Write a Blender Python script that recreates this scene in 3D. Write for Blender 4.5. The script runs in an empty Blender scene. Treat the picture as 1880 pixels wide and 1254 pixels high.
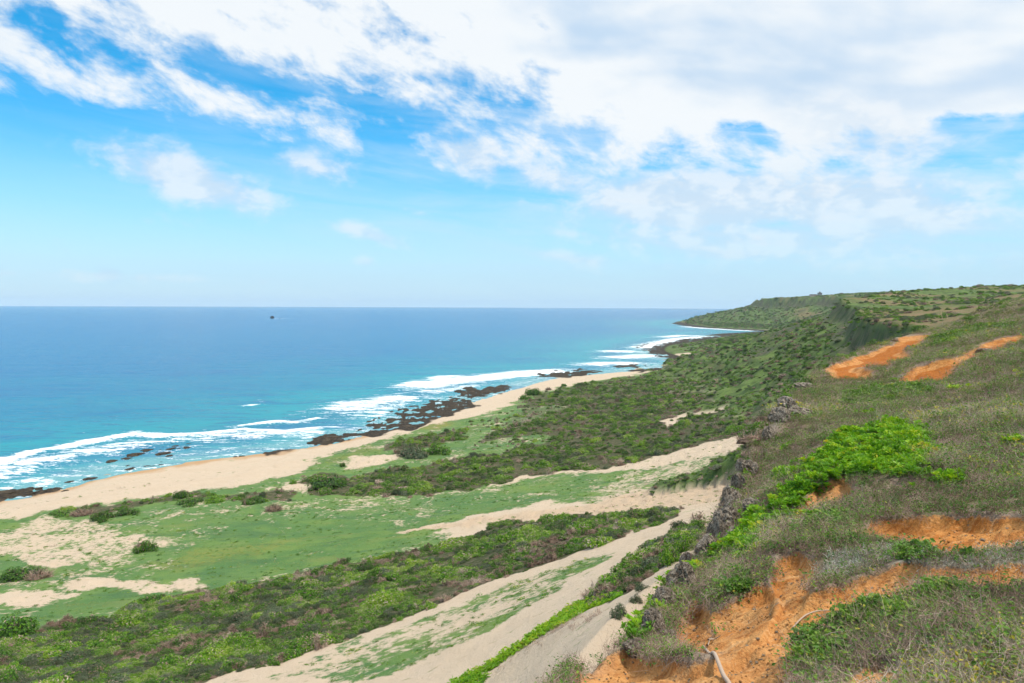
import bpy, bmesh, math, random
import numpy as np
from mathutils import Matrix, Vector

# ------------------------------------------------------------------ camera
S = bpy.context.scene
C = S.collection
F = 1253.0                       # focal length in photo pixels (24 mm on 36 mm)
EYE = np.array([0.0, 0.0, 62.0])
PITCH = math.atan((627 - 560.0) / F)      # the sea horizon dips a little below eye level
ROLL = 0.0045
fw = np.array([0, math.cos(PITCH), -math.sin(PITCH)])
up0 = np.array([0, math.sin(PITCH), math.cos(PITCH)])
rt0 = np.array([1.0, 0, 0])
rt = rt0 * math.cos(ROLL) + up0 * math.sin(ROLL)
up = up0 * math.cos(ROLL) - rt0 * math.sin(ROLL)
cam_d = bpy.data.cameras.new('camera')
cam_d.sensor_width = 36.0
cam_d.lens = F * 36.0 / 1880.0
cam_d.clip_start = 0.1
cam_d.clip_end = 200000
cam = bpy.data.objects.new('camera', cam_d)
C.objects.link(cam)
M = Matrix.Identity(4)
for i in range(3):
    M[i][0], M[i][1], M[i][2], M[i][3] = rt[i], up[i], -fw[i], EYE[i]
cam.matrix_world = M
S.camera = cam

# ------------------------------------------------------------------ sky, sun, exposure
SUN_EL, SUN_AZ = 66.0, 118.0      # azimuth clockwise from +Y
w = bpy.data.worlds.new('World')
S.world = w
w.use_nodes = True
NT = w.node_tree
NT.nodes.clear()


class G:
    """tiny helper to write node graphs"""
    def __init__(s, nt): s.nt = nt

    def n(s, typ, **kw):
        nd = s.nt.nodes.new(typ)
        for k, v in kw.items():
            if k == 'inp':
                for kk, vv in v.items():
                    if isinstance(vv, bpy.types.NodeSocket): s.nt.links.new(vv, nd.inputs[kk])
                    else: nd.inputs[kk].default_value = vv
            else: setattr(nd, k, v)
        return nd

    def m(s, op, a, b=None, c=None, clamp=False):
        nd = s.nt.nodes.new('ShaderNodeMath'); nd.operation = op; nd.use_clamp = clamp
        for i, v in enumerate((a, b, c)):
            if v is None: continue
            if isinstance(v, bpy.types.NodeSocket): s.nt.links.new(v, nd.inputs[i])
            else: nd.inputs[i].default_value = v
        return nd.outputs[0]

    def v(s, op, a, b=None):
        nd = s.nt.nodes.new('ShaderNodeVectorMath'); nd.operation = op
        for i, v in enumerate((a, b)):
            if v is None: continue
            if isinstance(v, bpy.types.NodeSocket): s.nt.links.new(v, nd.inputs[i])
            else: nd.inputs[i].default_value = v
        return nd.outputs['Value'] if op in ('DOT_PRODUCT', 'LENGTH') else nd.outputs[0]

    def noise(s, vec, scale, detail=4, rough=0.5, dist=0.0, col=False):
        nd = s.n('ShaderNodeTexNoise', inp={'Vector': vec, 'Scale': scale, 'Detail': detail, 'Roughness': rough, 'Distortion': dist})
        return nd.outputs['Color' if col else 'Fac']

    def step(s, x, lo, hi):
        nd = s.n('ShaderNodeMapRange', interpolation_type='SMOOTHSTEP')
        for k, v in (('Value', x), ('From Min', lo), ('From Max', hi)):
            if isinstance(v, bpy.types.NodeSocket): s.nt.links.new(v, nd.inputs[k])
            else: nd.inputs[k].default_value = v
        return nd.outputs[0]

    def mix(s, f, a, b, blend='MIX'):
        nd = s.nt.nodes.new('ShaderNodeMix'); nd.data_type = 'RGBA'; nd.blend_type = blend
        for i, v in ((0, f), (6, a), (7, b)):
            if isinstance(v, bpy.types.NodeSocket): s.nt.links.new(v, nd.inputs[i])
            elif i == 0: nd.inputs[i].default_value = v
            else: nd.inputs[i].default_value = (*v[:3], 1)
        return nd.outputs[2]

    def comb(s, x, y, z):
        nd = s.nt.nodes.new('ShaderNodeCombineXYZ')
        for i, v in enumerate((x, y, z)):
            if isinstance(v, bpy.types.NodeSocket): s.nt.links.new(v, nd.inputs[i])
            else: nd.inputs[i].default_value = v
        return nd.outputs[0]

    def link(s, a, b): s.nt.links.new(a, b)


def build_world():
    g = G(NT)
    tc0 = g.n('ShaderNodeTexCoord'); s0 = g.n('ShaderNodeSeparateXYZ', inp={0: tc0.outputs['Generated']})
    up_v = g.comb(s0.outputs[0], s0.outputs[1], g.m('MAXIMUM', s0.outputs[2], .004))
    sky = g.n('ShaderNodeTexSky', sky_type='NISHITA', sun_disc=False,
              sun_elevation=math.radians(SUN_EL), sun_rotation=math.radians(SUN_AZ),
              altitude=60, air_density=1.0, dust_density=0.2, ozone_density=3.0)
    g.link(up_v, sky.inputs[0])
    hs = g.n('ShaderNodeHueSaturation', inp={'Hue': 0.486, 'Saturation': 1.5, 'Value': 1.95, 'Color': sky.outputs[0]})
    tc = g.n('ShaderNodeTexCoord')
    D = tc.outputs['Generated']
    sp = g.n('ShaderNodeSeparateXYZ', inp={0: D})
    X, Y, Z = sp.outputs
    el = g.m('ARCSINE', Z)                                  # radians
    az = g.m('ARCTAN2', X, Y)

    def blob(a0, e0, ra, re, tilt=0.0):
        """soft patch of the deck round one bearing (degrees)"""
        da = g.m('SUBTRACT', az, math.radians(a0)); de = g.m('SUBTRACT', el, math.radians(e0))
        ct, st = math.cos(math.radians(tilt)), math.sin(math.radians(tilt))
        a = g.m('DIVIDE', g.m('ADD', g.m('MULTIPLY', da, ct), g.m('MULTIPLY', de, st)), math.radians(ra))
        e = g.m('DIVIDE', g.m('SUBTRACT', g.m('MULTIPLY', de, ct), g.m('MULTIPLY', da, st)), math.radians(re))
        r2 = g.m('ADD', g.m('MULTIPLY', a, a), g.m('MULTIPLY', e, e))
        return g.m('POWER', 2.718, g.m('MULTIPLY', r2, -1.0))
    AE = g.comb(az, g.m('MULTIPLY', el, 1.6), 0.0)
    tl = g.m('ADD', el, g.m('MULTIPLY', az, 0.105))         # bands run down to the right
    # --- mid-level broken deck
    n1 = g.noise(g.comb(g.m('MULTIPLY', az, 12.0), g.m('MULTIPLY', g.m('ADD', el, g.m('MULTIPLY', az, 0.25)), 21.0), 1.7), 1.0, 8, 0.60, 0.15)
    n2 = g.noise(g.comb(g.m('MULTIPLY', az, 3.0), g.m('MULTIPLY', tl, 8.0), 4.1), 1.0, 3, 0.55, 0.3)
    cv = g.n('ShaderNodeValToRGB', inp={0: g.m('MULTIPLY', tl, 180 / math.pi / 30)})
    ce = cv.color_ramp.elements
    ce[0].position = 0; ce[0].color = (0, 0, 0, 1); ce[1].position = 1; ce[1].color = (.98, .98, .98, 1)
    for p, c in ((9.5, .0), (11.3, .34), (13.0, .44), (14.5, .32), (15.8, .50), (17.3, .86), (19.5, 1.0)):
        q = ce.new(p / 30); q.color = (c, c, c, 1)
    cov = cv.outputs[0]
    for (a0, e0, ra, re, t, amp) in ((23, 16.5, 15, 5.5, 0, .50), (-14, 13.4, 6, 1.2, -6, -.20), (-25, 14.9, 9, 1.5, -8, .15), (-30, 11.5, 9, 1.3, -4, -.2), (-4, 15.5, 6, 1.5, -20, .15), (11, 14.2, 9, 1.5, -4, .18), (35, 12.5, 4, 2.5, 0, -.25)):
        cov = g.m('ADD', cov, g.m('MULTIPLY', blob(a0, e0, ra, re, t), amp))
    dk = g.m('ADD', cov, g.m('ADD', g.m('MULTIPLY', g.m('SUBTRACT', n1, .5), 2.3), g.m('MULTIPLY', g.m('SUBTRACT', n2, .5), 1.0)))
    f1 = g.m('MULTIPLY', g.step(dk, 0.28, 0.86), 0.97)
    # --- low cumulus banks
    n3 = g.noise(AE, 19.0, 6, 0.58, 0.2)
    c2 = None
    for (a0, e0, ra, re, t, amp) in ((-25, 9.2, 6.8, 1.9, -15, 1.1), (-16.0, 10.8, 4.8, 1.4, -3, .75), (15.5, 8.2, 9.5, 2.4, -2, 1.6), (27, 7.2, 9, 3.1, -8, 1.25), (20, 6.6, 14, .9, -3, .7),
                                     (27, 12.5, 8, 3.0, -20, .8), (-3.5, 12.2, 3.8, 1.9, -24, .95), (3.5, 10.2, 7, 1.5, -12, .75),
                                     (-11.5, 5.6, 3.8, .8, -16, .85), (-12, 3.5, 1.2, .5, 0, .85), (5, 3.9, 5.5, .9, -8, .66), (8, 5.8, 10, .6, -2, .5), (28, 4.9, 9, 1.2, -5, .6), (20, 5.2, 16, 2.2, -3, .95), (-30, 1.9, 10, .5, 0, .6), (-8, 7.6, 2.0, .5, -18, .5),
                                     (-36, 2.0, 1.2, .35, 0, .55), (-20, 1.7, .8, .3, 0, .62), (-33, 2.2, .8, .35, 0, .62)):
        b = g.m('MULTIPLY', blob(a0, e0, ra, re, t), amp)
        c2 = b if c2 is None else g.m('MAXIMUM', c2, b)
    f2 = g.m('MULTIPLY', g.step(g.m('ADD', c2, g.m('MULTIPLY', g.m('SUBTRACT', n3, 0.5), 1.5)), 0.22, 0.95), 0.90)
    # thin veil
    n4 = g.noise(g.comb(g.m('MULTIPLY', az, 3.5), g.m('MULTIPLY', tl, 26.0), 7.3), 1.0, 5, 0.62, 0.5)
    f3 = g.m('MULTIPLY', g.m('MULTIPLY', g.step(n4, 0.30, 0.80), 0.62), g.step(az, math.radians(-50), math.radians(25)))
    f = g.m('SUBTRACT', 1.0, g.m('MULTIPLY', g.m('SUBTRACT', 1.0, f1), g.m('SUBTRACT', 1.0, f3)))
    # cloud tone: bright thin parts, blue-grey where thick
    thick = g.m('MULTIPLY', g.step(g.m('ADD', g.m('MULTIPLY', g.m('SUBTRACT', n2, .5), 2.2), g.m('ADD', g.m('MULTIPLY', dk, 0.75), g.m('MULTIPLY', g.m('SUBTRACT', n1, .5), -1.1))), 0.60, 1.40), g.step(el, math.radians(9), math.radians(17)))
    ccol = g.mix(thick, (9.3, 9.7, 10.0), (5.8, 7.4, 9.2))
    col = g.mix(f, hs.outputs[0], ccol)
    # humid air low over the sea
    hz = g.m('MULTIPLY', g.step(el, math.radians(14.5), math.radians(0.0)), 0.84)
    col = g.mix(hz, col, (4.3, 7.05, 9.5))
    lcol = g.mix(g.step(n3, .42, .60), (6.6, 7.9, 9.3), (8.6, 9.2, 9.8))
    col = g.mix(g.m('MULTIPLY', f2, g.m('ADD', .45, g.m('MULTIPLY', g.step(el, math.radians(3), math.radians(9)), .45))), col, lcol)
    bg = g.n('ShaderNodeBackground', inp={'Color': col, 'Strength': 0.1})
    out = g.n('ShaderNodeOutputWorld')
    g.link(bg.outputs[0], out.inputs[0])


build_world()
w.cycles.sampling_method = 'MANUAL'
w.cycles.sample_map_resolution = 256
sun_d = bpy.data.lights.new('sun', 'SUN')
sun_d.energy = 3.7
sun_d.angle = math.radians(3)
sun_d.color = (1.0, 0.95, 0.87)
sun = bpy.data.objects.new('sun', sun_d)
C.objects.link(sun)
sa, se = math.radians(SUN_AZ), math.radians(SUN_EL)
sdir = Vector((math.sin(sa) * math.cos(se), math.cos(sa) * math.cos(se), math.sin(se)))
sun.rotation_euler = sdir.to_track_quat('Z', 'Y').to_euler()
sun.location = (0, 0, 150)
S.view_settings.view_transform = 'Standard'
S.view_settings.look = 'None'
S.view_settings.exposure = 0.0
S.view_settings.gamma = 1.0
S.cycles.max_bounces = 3
S.cycles.diffuse_bounces = 1
S.cycles.glossy_bounces = 1
S.cycles.use_adaptive_sampling = True
S.cycles.adaptive_threshold = 0.035
S.cycles.transmission_bounces = 2
S.cycles.volume_bounces = 1
S.cycles.caustics_reflective = False
S.cycles.caustics_refractive = False

# ------------------------------------------------------------------ numeric helpers
rng = np.random.default_rng(7)
random.seed(7)
_perm = np.random.default_rng(3).permutation(512).astype(np.int64)
_perm = np.concatenate([_perm, _perm, _perm])
_ga = np.random.default_rng(4).uniform(0, 2 * np.pi, 512)
_gx, _gy = np.cos(_ga), np.sin(_ga)


def perlin(x, y, seed=0):
    xi = np.floor(x).astype(np.int64); yi = np.floor(y).astype(np.int64)
    xf, yf = x - xi, y - yi
    u = xf * xf * xf * (xf * (xf * 6 - 15) + 10); v = yf * yf * yf * (yf * (yf * 6 - 15) + 10)

    def gr(ix, iy, fx, fy):
        h = _perm[(_perm[(ix + seed * 17) & 511] + iy) & 511]
        return _gx[h] * fx + _gy[h] * fy
    a = gr(xi, yi, xf, yf); b = gr(xi + 1, yi, xf - 1, yf)
    c = gr(xi, yi + 1, xf, yf - 1); d = gr(xi + 1, yi + 1, xf - 1, yf - 1)
    return ((a + u * (b - a)) * (1 - v) + (c + u * (d - c)) * v) * 1.5


def fbm(x, y, scale, octv=4, seed=0, gain=0.5):
    s = np.zeros_like(x); a = 1.0; t = 0.0
    for o in range(octv):
        s += a * perlin(x / scale, y / scale, seed + o * 3); t += a
        a *= gain; scale = scale * 0.5
    return s / t


def sstep(x, a, b):
    t = np.clip((x - a) / (b - a), 0, 1)
    return t * t * (3 - 2 * t)


def ray(px, py):
    return fw + (np.asarray(px, float)[..., None] - 940) / F * rt - (np.asarray(py, float)[..., None] - 627) / F * up


def at_d(px, py, d):
    """point on the ray of a photo pixel at forward depth d"""
    return EYE + ray(px, py) * d


def at_z(px, py, z):
    r = ray(px, py)
    return EYE + r * ((z - EYE[2]) / r[..., 2:3])


def polar(x, y):
    r = np.sqrt(x * x + y * y) + 1e-6
    return np.log(np.maximum(r, 3.0)), np.clip(np.arctan2(x, y), -1.15, 1.15) * 1.6


class TPS:
    def __init__(s, pts, lam=1e-4):
        pts = np.array(pts, float)
        qx, qy = polar(pts[:, 0], pts[:, 1])
        s.c = np.stack([qx, qy], 1)
        n = len(pts)
        K = s.k(np.linalg.norm(s.c[:, None] - s.c[None], axis=2)) + lam * np.eye(n)
        Pm = np.concatenate([np.ones((n, 1)), s.c], 1)
        A = np.zeros((n + 3, n + 3)); A[:n, :n] = K; A[:n, n:] = Pm; A[n:, :n] = Pm.T
        s.w = np.linalg.solve(A, np.concatenate([pts[:, 2], np.zeros(3)]))

    @staticmethod
    def k(r):
        return np.where(r > 1e-9, r * r * np.log(np.maximum(r, 1e-9)), 0)

    def __call__(s, x, y):
        qx, qy = polar(x, y); out = np.empty(len(x)); n = len(s.c)
        for i in range(0, len(x), 40000):
            a = slice(i, i + 40000)
            r2 = (qx[a, None] - s.c[None, :, 0]) ** 2 + (qy[a, None] - s.c[None, :, 1]) ** 2
            kk = 0.5 * r2 * np.log(np.maximum(r2, 1e-18))
            out[a] = kk @ s.w[:n] + s.w[n] + s.w[n + 1] * qx[a] + s.w[n + 2] * qy[a]
        return out


def in_poly(x, y, P):
    res = np.zeros(len(x), bool); n = len(P)
    for i in range(n):
        x0, y0 = P[i]; x1, y1 = P[(i + 1) % n]
        c = (y0 > y) != (y1 > y)
        with np.errstate(divide='ignore', invalid='ignore'):
            xx = (x1 - x0) * (y - y0) / (y1 - y0) + x0
        res ^= c & (x < xx)
    return res


def seg_dist(x, y, P, closed=False):
    """distance to a polyline, plus index + parameter of the nearest segment"""
    best = np.full(len(x), 1e30); bi = np.zeros(len(x)); n = len(P)
    for i in range(n if closed else n - 1):
        x0, y0 = P[i][:2]; x1, y1 = P[(i + 1) % n][:2]
        dx, dy = x1 - x0, y1 - y0; L = dx * dx + dy * dy + 1e-12
        t = np.clip(((x - x0) * dx + (y - y0) * dy) / L, 0, 1)
        d = (x - x0 - t * dx) ** 2 + (y - y0 - t * dy) ** 2
        m = d < best
        best[m] = d[m]; bi[m] = i + t[m]
    return np.sqrt(best), bi


# ------------------------------------------------------------------ terrain
# rim of the escarpment: photo pixel, forward depth (m), then height of the rocky drop, its slope, slope of the talus
RIM = [(1030, 1254, 10.5, 4, 2.2, 2.2), (1060, 1215, 12, 4, 2.2, 2.2), (1120, 1197, 13.5, 5, 3.0, 2.6), (1190, 1140, 16, 5, 3.0, 2.6), (1230, 1085, 19.5, 5, 2.8, 2.6),
       (1270, 1040, 23, 6, 3.2, 2.6), (1300, 985, 27, 12, 5, 2.4), (1330, 930, 31, 14, 6, 2.4), (1355, 880, 35, 14, 6, 2.4),
       (1375, 830, 40, 14, 6, 2.2), (1392, 785, 44, 14, 6, 2.0), (1430, 745, 50, 14, 5, 2.2), (1480, 700, 64, 14, 4, 2.0),
       (1530, 665, 80, 14, 3, 1.6), (1575, 645, 95, 12, 2.4, 1.3), (1640, 625, 105, 10, 2, 1.1), (1695, 607, 112, 6, 1.5, .7),
       (1760, 603, 135, 8, 1.8, .7), (1740, 604, 165, 10, 2.4, .7), (1690, 600, 190, 11, 2.8, .7), (1640, 592, 215, 11, 2.8, .65),
       (1590, 586, 250, 11, 2.6, .6), (1572, 577, 290, 9, 2.0, .6), (1582, 562, 350, 8, 1.6, .55), (1545, 552, 420, 12, 1.6, .5),
       (1562, 547, 480, 9, 1.4, .42), (1600, 542, 560, 8, 1.4, .36), (1640, 537, 650, 8, 1.2, .34), (1660, 536, 900, 8, 1.2, .34),
       (1650, 538, 1400, 14, 1.5, .36), (1560, 543, 1900, 24, 2.6, .33), (1500, 545, 2050, 26, 2.6, .33), (1450, 546.5, 2150, 26, 2.6, .32),
       (1402, 548, 2280, 24, 2.4, .28), (1388, 552, 2340, 18, 1.4, .28), (1383, 555, 2400, 12, .8, .27)]
rim_xyz = [(-14, -60, 59), (-7, -12, 59), (-3.2, 1, 58.6), (-.8, 7, 56.7)] + [tuple(at_d(a, b, d)) for a, b, d, *_ in RIM] + [(1000, 2620, 88), (1700, 3300, 90), (3500, 4700, 90)]
rim_par = [(4, 2.2, 2.2)] * 4 + [r[3:] for r in RIM] + [(12, .9, .25)] * 3
RIMP = np.array(rim_xyz); RIMQ = np.array(rim_par, float)


def catmull(P, k):
    P = np.asarray(P, float); out = []
    for i in range(len(P) - 1):
        p0, p1, p2, p3 = P[max(i - 1, 0)], P[i], P[i + 1], P[min(i + 2, len(P) - 1)]
        for j in range(k):
            t = j / k
            out.append(.5 * ((2 * p1) + (-p0 + p2) * t + (2 * p0 - 5 * p1 + 4 * p2 - p3) * t * t + (-p0 + 3 * p1 - 3 * p2 + p3) * t ** 3))
    out.append(P[-1]); return np.array(out)


RIMP = np.concatenate([catmull(RIMP[:33], 3)[:-1], RIMP[32:]])
RIMQ = np.concatenate([catmull(RIMQ[:33], 3)[:-1], RIMQ[32:]])
plateau = np.concatenate([RIMP[:, :2], [(9000, 4700), (9000, -60)]])

HIGH = [tuple(p) for p in RIMP[::2]] + [(0.4, -.4, 60.1), (3, 1.5, 59.3), (-1, 4, 58.1), (4, -8, 60.8), (14, -4, 60.6), (30, -15, 61)]
for a, b, d in [(1880, 1254, 8), (1880, 1120, 10.2), (1880, 1020, 12.8), (1880, 985, 14.5), (1880, 950, 16.5), (1880, 850, 23), (1880, 750, 33), (1880, 650, 54),
                (1880, 600, 82), (1880, 560, 132), (1800, 574, 125), (1730, 591, 118), (2300, 1000, 10), (2300, 700, 30), (2300, 560, 120),
                (1600, 850, 26), (1400, 1000, 19), (1450, 1150, 12), (1600, 1050, 14), (1750, 1150, 10), (1250, 1150, 15.5), (1200, 1200, 13), (1400, 1250, 9.6), (1650, 1254, 8.4),
                (1600, 660, 82), (1650, 700, 60), (1750, 650, 68), (1700, 770, 37), (1500, 800, 38), (1550, 740, 50), (1400, 900, 30), (1500, 950, 21.5), (1700, 970, 17.5), (1650, 1010, 15.6), (1750, 1020, 13.4),
                (1550, 1090, 12.6), (1600, 1130, 11),
                (1700, 588, 230), (1760, 585, 200), (1650, 572, 300), (1640, 556, 420), (1700, 562, 380), (1800, 550, 380), (1880, 545, 330), (1720, 548, 520), (1640, 541, 600),
                (1700, 532, 680), (1800, 528, 740), (1880, 526, 780), (2100, 524, 780), (1750, 531, 1000), (1880, 529, 1100), (1640, 537, 1500), (1560, 541, 2000), (1500, 543, 2120), (1700, 533, 2300), (1900, 530, 3000)]:
    HIGH.append(tuple(at_d(a, b, d)))
tps_high = TPS(HIGH)

# water line (photo pixels, z = 0)
SHORE_PX = [(-700, 1010), (-300, 958), (0, 921), (60, 912), (95, 901), (140, 893), (185, 873), (260, 862), (330, 848), (440, 838), (500, 830), (560, 822), (620, 811), (690, 797),
            (745, 783), (790, 764), (850, 745), (900, 729), (960, 712), (1000, 700), (1060, 690), (1130, 684), (1200, 677), (1262, 668), (1240, 660), (1190, 648), (1200, 634), (1250, 626),
            (1290, 620), (1345, 613), (1400, 610.2), (1440, 609), (1400, 607.5), (1330, 604), (1290, 601), (1262, 597), (1247, 594)]
SHORE = [tuple(at_z(a, b, 0)[:2]) for a, b in SHORE_PX] + [(690, 2720), (900, 3000), (1600, 3700), (4000, 6000)]
SHORE = np.array([(-420, -500)] + SHORE)
land = np.concatenate([SHORE, [(9000, 6000), (9000, -500)]])

LOW = [(x, y, 0.0) for x, y in SHORE[2:-2]]
for a, b, z in [(0, 940, 2.6), (150, 908, 2.6), (300, 888, 2.6), (450, 862, 2.6), (560, 850, 3), (700, 808, 2.4), (860, 764, 1.6), (950, 728, 2), (1050, 702, 2), (1180, 686, 2.2),
                (0, 880, -1.2), (150, 840, -1.4), (300, 812, -1.4), (450, 805, -1.3), (600, 775, -1.2), (760, 735, -1), (900, 700, -1.2), (1100, 665, -1.2), (1180, 635, -1.5),
                (0, 800, -5), (300, 750, -5), (600, 710, -5), (900, 660, -5), (1150, 620, -5), (1240, 600, -5),
                (0, 1000, 5), (200, 965, 5.5), (400, 925, 6), (0, 1090, 9), (300, 1040, 8), (500, 985, 7), (700, 910, 6), (900, 890, 8), (700, 980, 9), (900, 960, 13), (620, 860, 4.5), (800, 810, 4),
                (1000, 780, 7), (1150, 730, 6), (1000, 850, 9), (1200, 800, 13), (1300, 850, 20), (1200, 900, 18), (1100, 945, 22), (1000, 1000, 24), (800, 1060, 20), (500, 1110, 16), (200, 1160, 14),
                (0, 1180, 15), (0, 1254, 20), (300, 1254, 24), (500, 1200, 24), (700, 1254, 30), (850, 1150, 29.5), (1000, 1080, 31), (1150, 1010, 33), (1280, 965, 34.5), (950, 1254, 38), (1050, 1150, 40),
                (1150, 1085, 40), (1250, 1000, 38), (1250, 700, 9), (1300, 680, 11), (1280, 650, 4), (1350, 640, 10), (1300, 628, 4), (1380, 615, 4), (1340, 690, 15), (1400, 780, 24), (1450, 700, 26),
                (1330, 600, 4), (1440, 603, 8), (-400, 1254, 14), (-400, 1000, 4), (-600, 1150, 8)]:
    LOW.append((*at_z(a, b, z)[:2], z))
tps_low = TPS(LOW)


def low_z(x, y):
    return np.clip(tps_low(x, y), -6, 44)


def base_z(x, y, parts=False):
    """smooth ground height; s = signed distance seaward of the rim"""
    d, bi = seg_dist(x, y, RIMP)
    s = np.where(in_poly(x, y, plateau), -d, d)
    i0 = np.clip(bi.astype(int), 0, len(RIMP) - 2); t = (bi - i0)[:, None]
    q = RIMQ[i0] * (1 - t) + RIMQ[i0 + 1] * t
    rz = (RIMP[i0, 2] * (1 - t[:, 0]) + RIMP[i0 + 1, 2] * t[:, 0])
    hi = np.clip(tps_high(x, y), 42, 112)
    r = np.hypot(x, y)
    k = np.clip((-s) / np.clip(.06 * r, 1.5, 60), 0, 1)
    hi = rz * (1 - k) + hi * k
    wdt = q[:, 0] / q[:, 1]
    # gullied faces
    gul = fbm(x, y, 22, 3, 5)
    ss = np.maximum(s, 0) * (1 + .22 * gul * np.clip(r / 150, 0, 1))
    drop = np.where(ss < wdt, ss * q[:, 1] * sstep(ss / wdt, -.35, .4), q[:, 0] + (ss - wdt) * q[:, 2])
    lo = low_z(x, y)
    cl = rz - drop
    kk = np.clip(.02 * r, .5, 6)
    h = np.clip(.5 + .5 * (cl - lo) / kk, 0, 1)
    sea = lo * (1 - h) + cl * h + kk * h * (1 - h)
    z = np.where(s <= 0, hi, np.maximum(sea, lo))
    if parts: return z, s, lo, q[:, 0] / q[:, 1]
    return z


def hit(px, py, low=False):
    """first place where a photo pixel's ray meets the ground"""
    px = np.atleast_1d(np.asarray(px, float)); py = np.atleast_1d(np.asarray(py, float))
    rr = ray(px, py)
    ts = np.exp(np.linspace(math.log(5), math.log(4200), 900))
    n = len(px)
    X = EYE[0] + rr[:, 0:1] * ts; Y = EYE[1] + rr[:, 1:2] * ts; Zr = EYE[2] + rr[:, 2:3] * ts
    f_ = low_z if low else base_z
    Zg = f_(X.ravel(), Y.ravel()).reshape(X.shape)
    below = Zr < Zg
    k = np.where(below.any(1), below.argmax(1), len(ts) - 1); k = np.maximum(k, 1)
    i = np.arange(n)
    a = Zr[i, k - 1] - Zg[i, k - 1]; b = Zr[i, k] - Zg[i, k]
    t = ts[k - 1] + (ts[k] - ts[k - 1]) * np.clip(a / (a - b + 1e-9), 0, 1)
    return np.stack([EYE[0] + rr[:, 0] * t, EYE[1] + rr[:, 1] * t], 1)


def gpoly(pts, low=False):
    """outline given in photo pixels -> outline on the ground"""
    pts = np.array(pts, float)
    return hit(pts[:, 0], pts[:, 1], low)


POLY = {}          # name -> list of (ground outline, strength)


def region(name, pts, strength=1.0, low=True):
    POLY.setdefault(name, []).append((pts, strength, low))


# --- low ground
region('scrub', [(-80, 1190), (0, 1172), (70, 1165), (120, 1135), (180, 1138), (270, 1102), (330, 1088), (430, 1078), (520, 1058), (640, 1038), (720, 1018), (790, 1003), (850, 990), (900, 972), (930, 955),
                 (1010, 953), (1100, 944), (1190, 943), (1240, 938), (1245, 950), (1170, 972), (1120, 998), (1060, 1014), (1000, 1033), (920, 1060), (840, 1095), (760, 1130), (680, 1158), (600, 1183),
                 (520, 1212), (440, 1232), (380, 1254), (200, 1330), (-200, 1330)])
region('scrub', [(545, 888), (600, 868), (640, 880), (700, 865), (760, 858), (800, 838), (850, 832), (880, 810), (905, 790), (950, 755), (985, 728), (1020, 716), (1060, 706), (1120, 697), (1180, 689), (1240, 679),
                 (1275, 672), (1290, 655), (1270, 640), (1300, 626), (1400, 616), (1560, 600), (1560, 720), (1450, 775), (1390, 788), (1330, 806), (1260, 822), (1180, 845), (1100, 860), (1030, 868), (960, 875), (900, 890), (850, 899), (800, 905),
                 (700, 912), (600, 910)])
region('scrub', [(700, 826), (740, 802), (800, 796), (850, 782), (900, 770), (900, 785), (850, 806), (800, 818), (740, 824)], .8)
region('scrub', [(90, 938), (200, 927), (330, 908), (350, 902), (380, 908), (430, 907), (480, 903), (540, 902), (545, 915), (480, 925), (420, 922), (330, 917), (250, 930), (200, 948), (130, 942)], .6)
region('scrub', [(900, 768), (950, 745), (1000, 725), (1010, 735), (960, 760), (910, 785)], .25)
region('noscrub', [(650, 852), (720, 838), (800, 826), (862, 822), (880, 836), (820, 848), (740, 858), (660, 868)])
region('noscrub', [(820, 828), (900, 806), (1000, 796), (1050, 803), (980, 818), (900, 838)], .75)
region('noscrub', [(800, 790), (880, 772), (950, 748), (1050, 742), (1000, 772), (900, 796), (850, 800)], .6)
region('noscrub', [(1200, 775), (1280, 755), (1360, 738), (1370, 745), (1290, 765), (1210, 785)], .8)
region('grass', [(-100, 970), (0, 955), (60, 945), (140, 931), (220, 919), (330, 906), (420, 895), (480, 882), (540, 868), (590, 850), (560, 842), (620, 827), (690, 810), (740, 797), (790, 780), (860, 768), (900, 758), (945, 738),
                 (985, 722), (1020, 713), (1060, 703), (1180, 686), (1235, 679), (1240, 740), (1000, 830), (900, 893), (1000, 873), (1130, 865), (1250, 842), (1380, 820), (1370, 866), (1250, 882), (1170, 903), (1090, 924), (1010, 918), (930, 936),
                 (860, 952), (780, 968), (860, 998), (700, 1036), (500, 1077), (300, 1108), (100, 1155), (0, 1185), (-100, 1200)], .70)
region('grass', [(60, 1120), (250, 1062), (330, 1015), (430, 965), (560, 950), (700, 955), (820, 972), (720, 1008), (500, 1058), (300, 1090), (120, 1133)], .95)
region('grass', [(480, 1245), (600, 1203), (740, 1152), (860, 1103), (960, 1062), (1060, 1027), (1130, 1012), (1080, 1050), (980, 1110), (900, 1158), (800, 1200), (700, 1243)], .44)
region('grass', [(560, 1210), (650, 1165), (665, 1172), (575, 1222)], .6)
region('nograss', [(-80, 990), (0, 985), (70, 950), (150, 955), (240, 985), (310, 983), (325, 1000), (300, 1013), (200, 1028), (100, 1043), (60, 1033), (0, 1012), (-80, 1012)], .42)
region('nograss', [(120, 990), (230, 978), (310, 985), (320, 1000), (250, 1010), (130, 1005)], .4)
region('nograss', [(130, 1068), (250, 1062), (370, 1064), (360, 1080), (250, 1088), (160, 1085)], .85)
region('nograss', [(-60, 1095), (60, 1085), (150, 1088), (80, 1110), (-60, 1116)], .7)
region('nograss', [(730, 972), (850, 958), (950, 942), (1080, 926), (1150, 906), (1250, 886), (1380, 862), (1380, 905), (1310, 920), (1180, 938), (1000, 950), (880, 962), (740, 980)], .9)
region('nograss', [(1060, 925), (1150, 868), (1260, 845), (1390, 800), (1385, 900), (1250, 905), (1120, 930)], .30)
region('nograss', [(1130, 858), (1260, 826), (1400, 788), (1400, 812), (1250, 846), (1170, 864)], .9)
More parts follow.
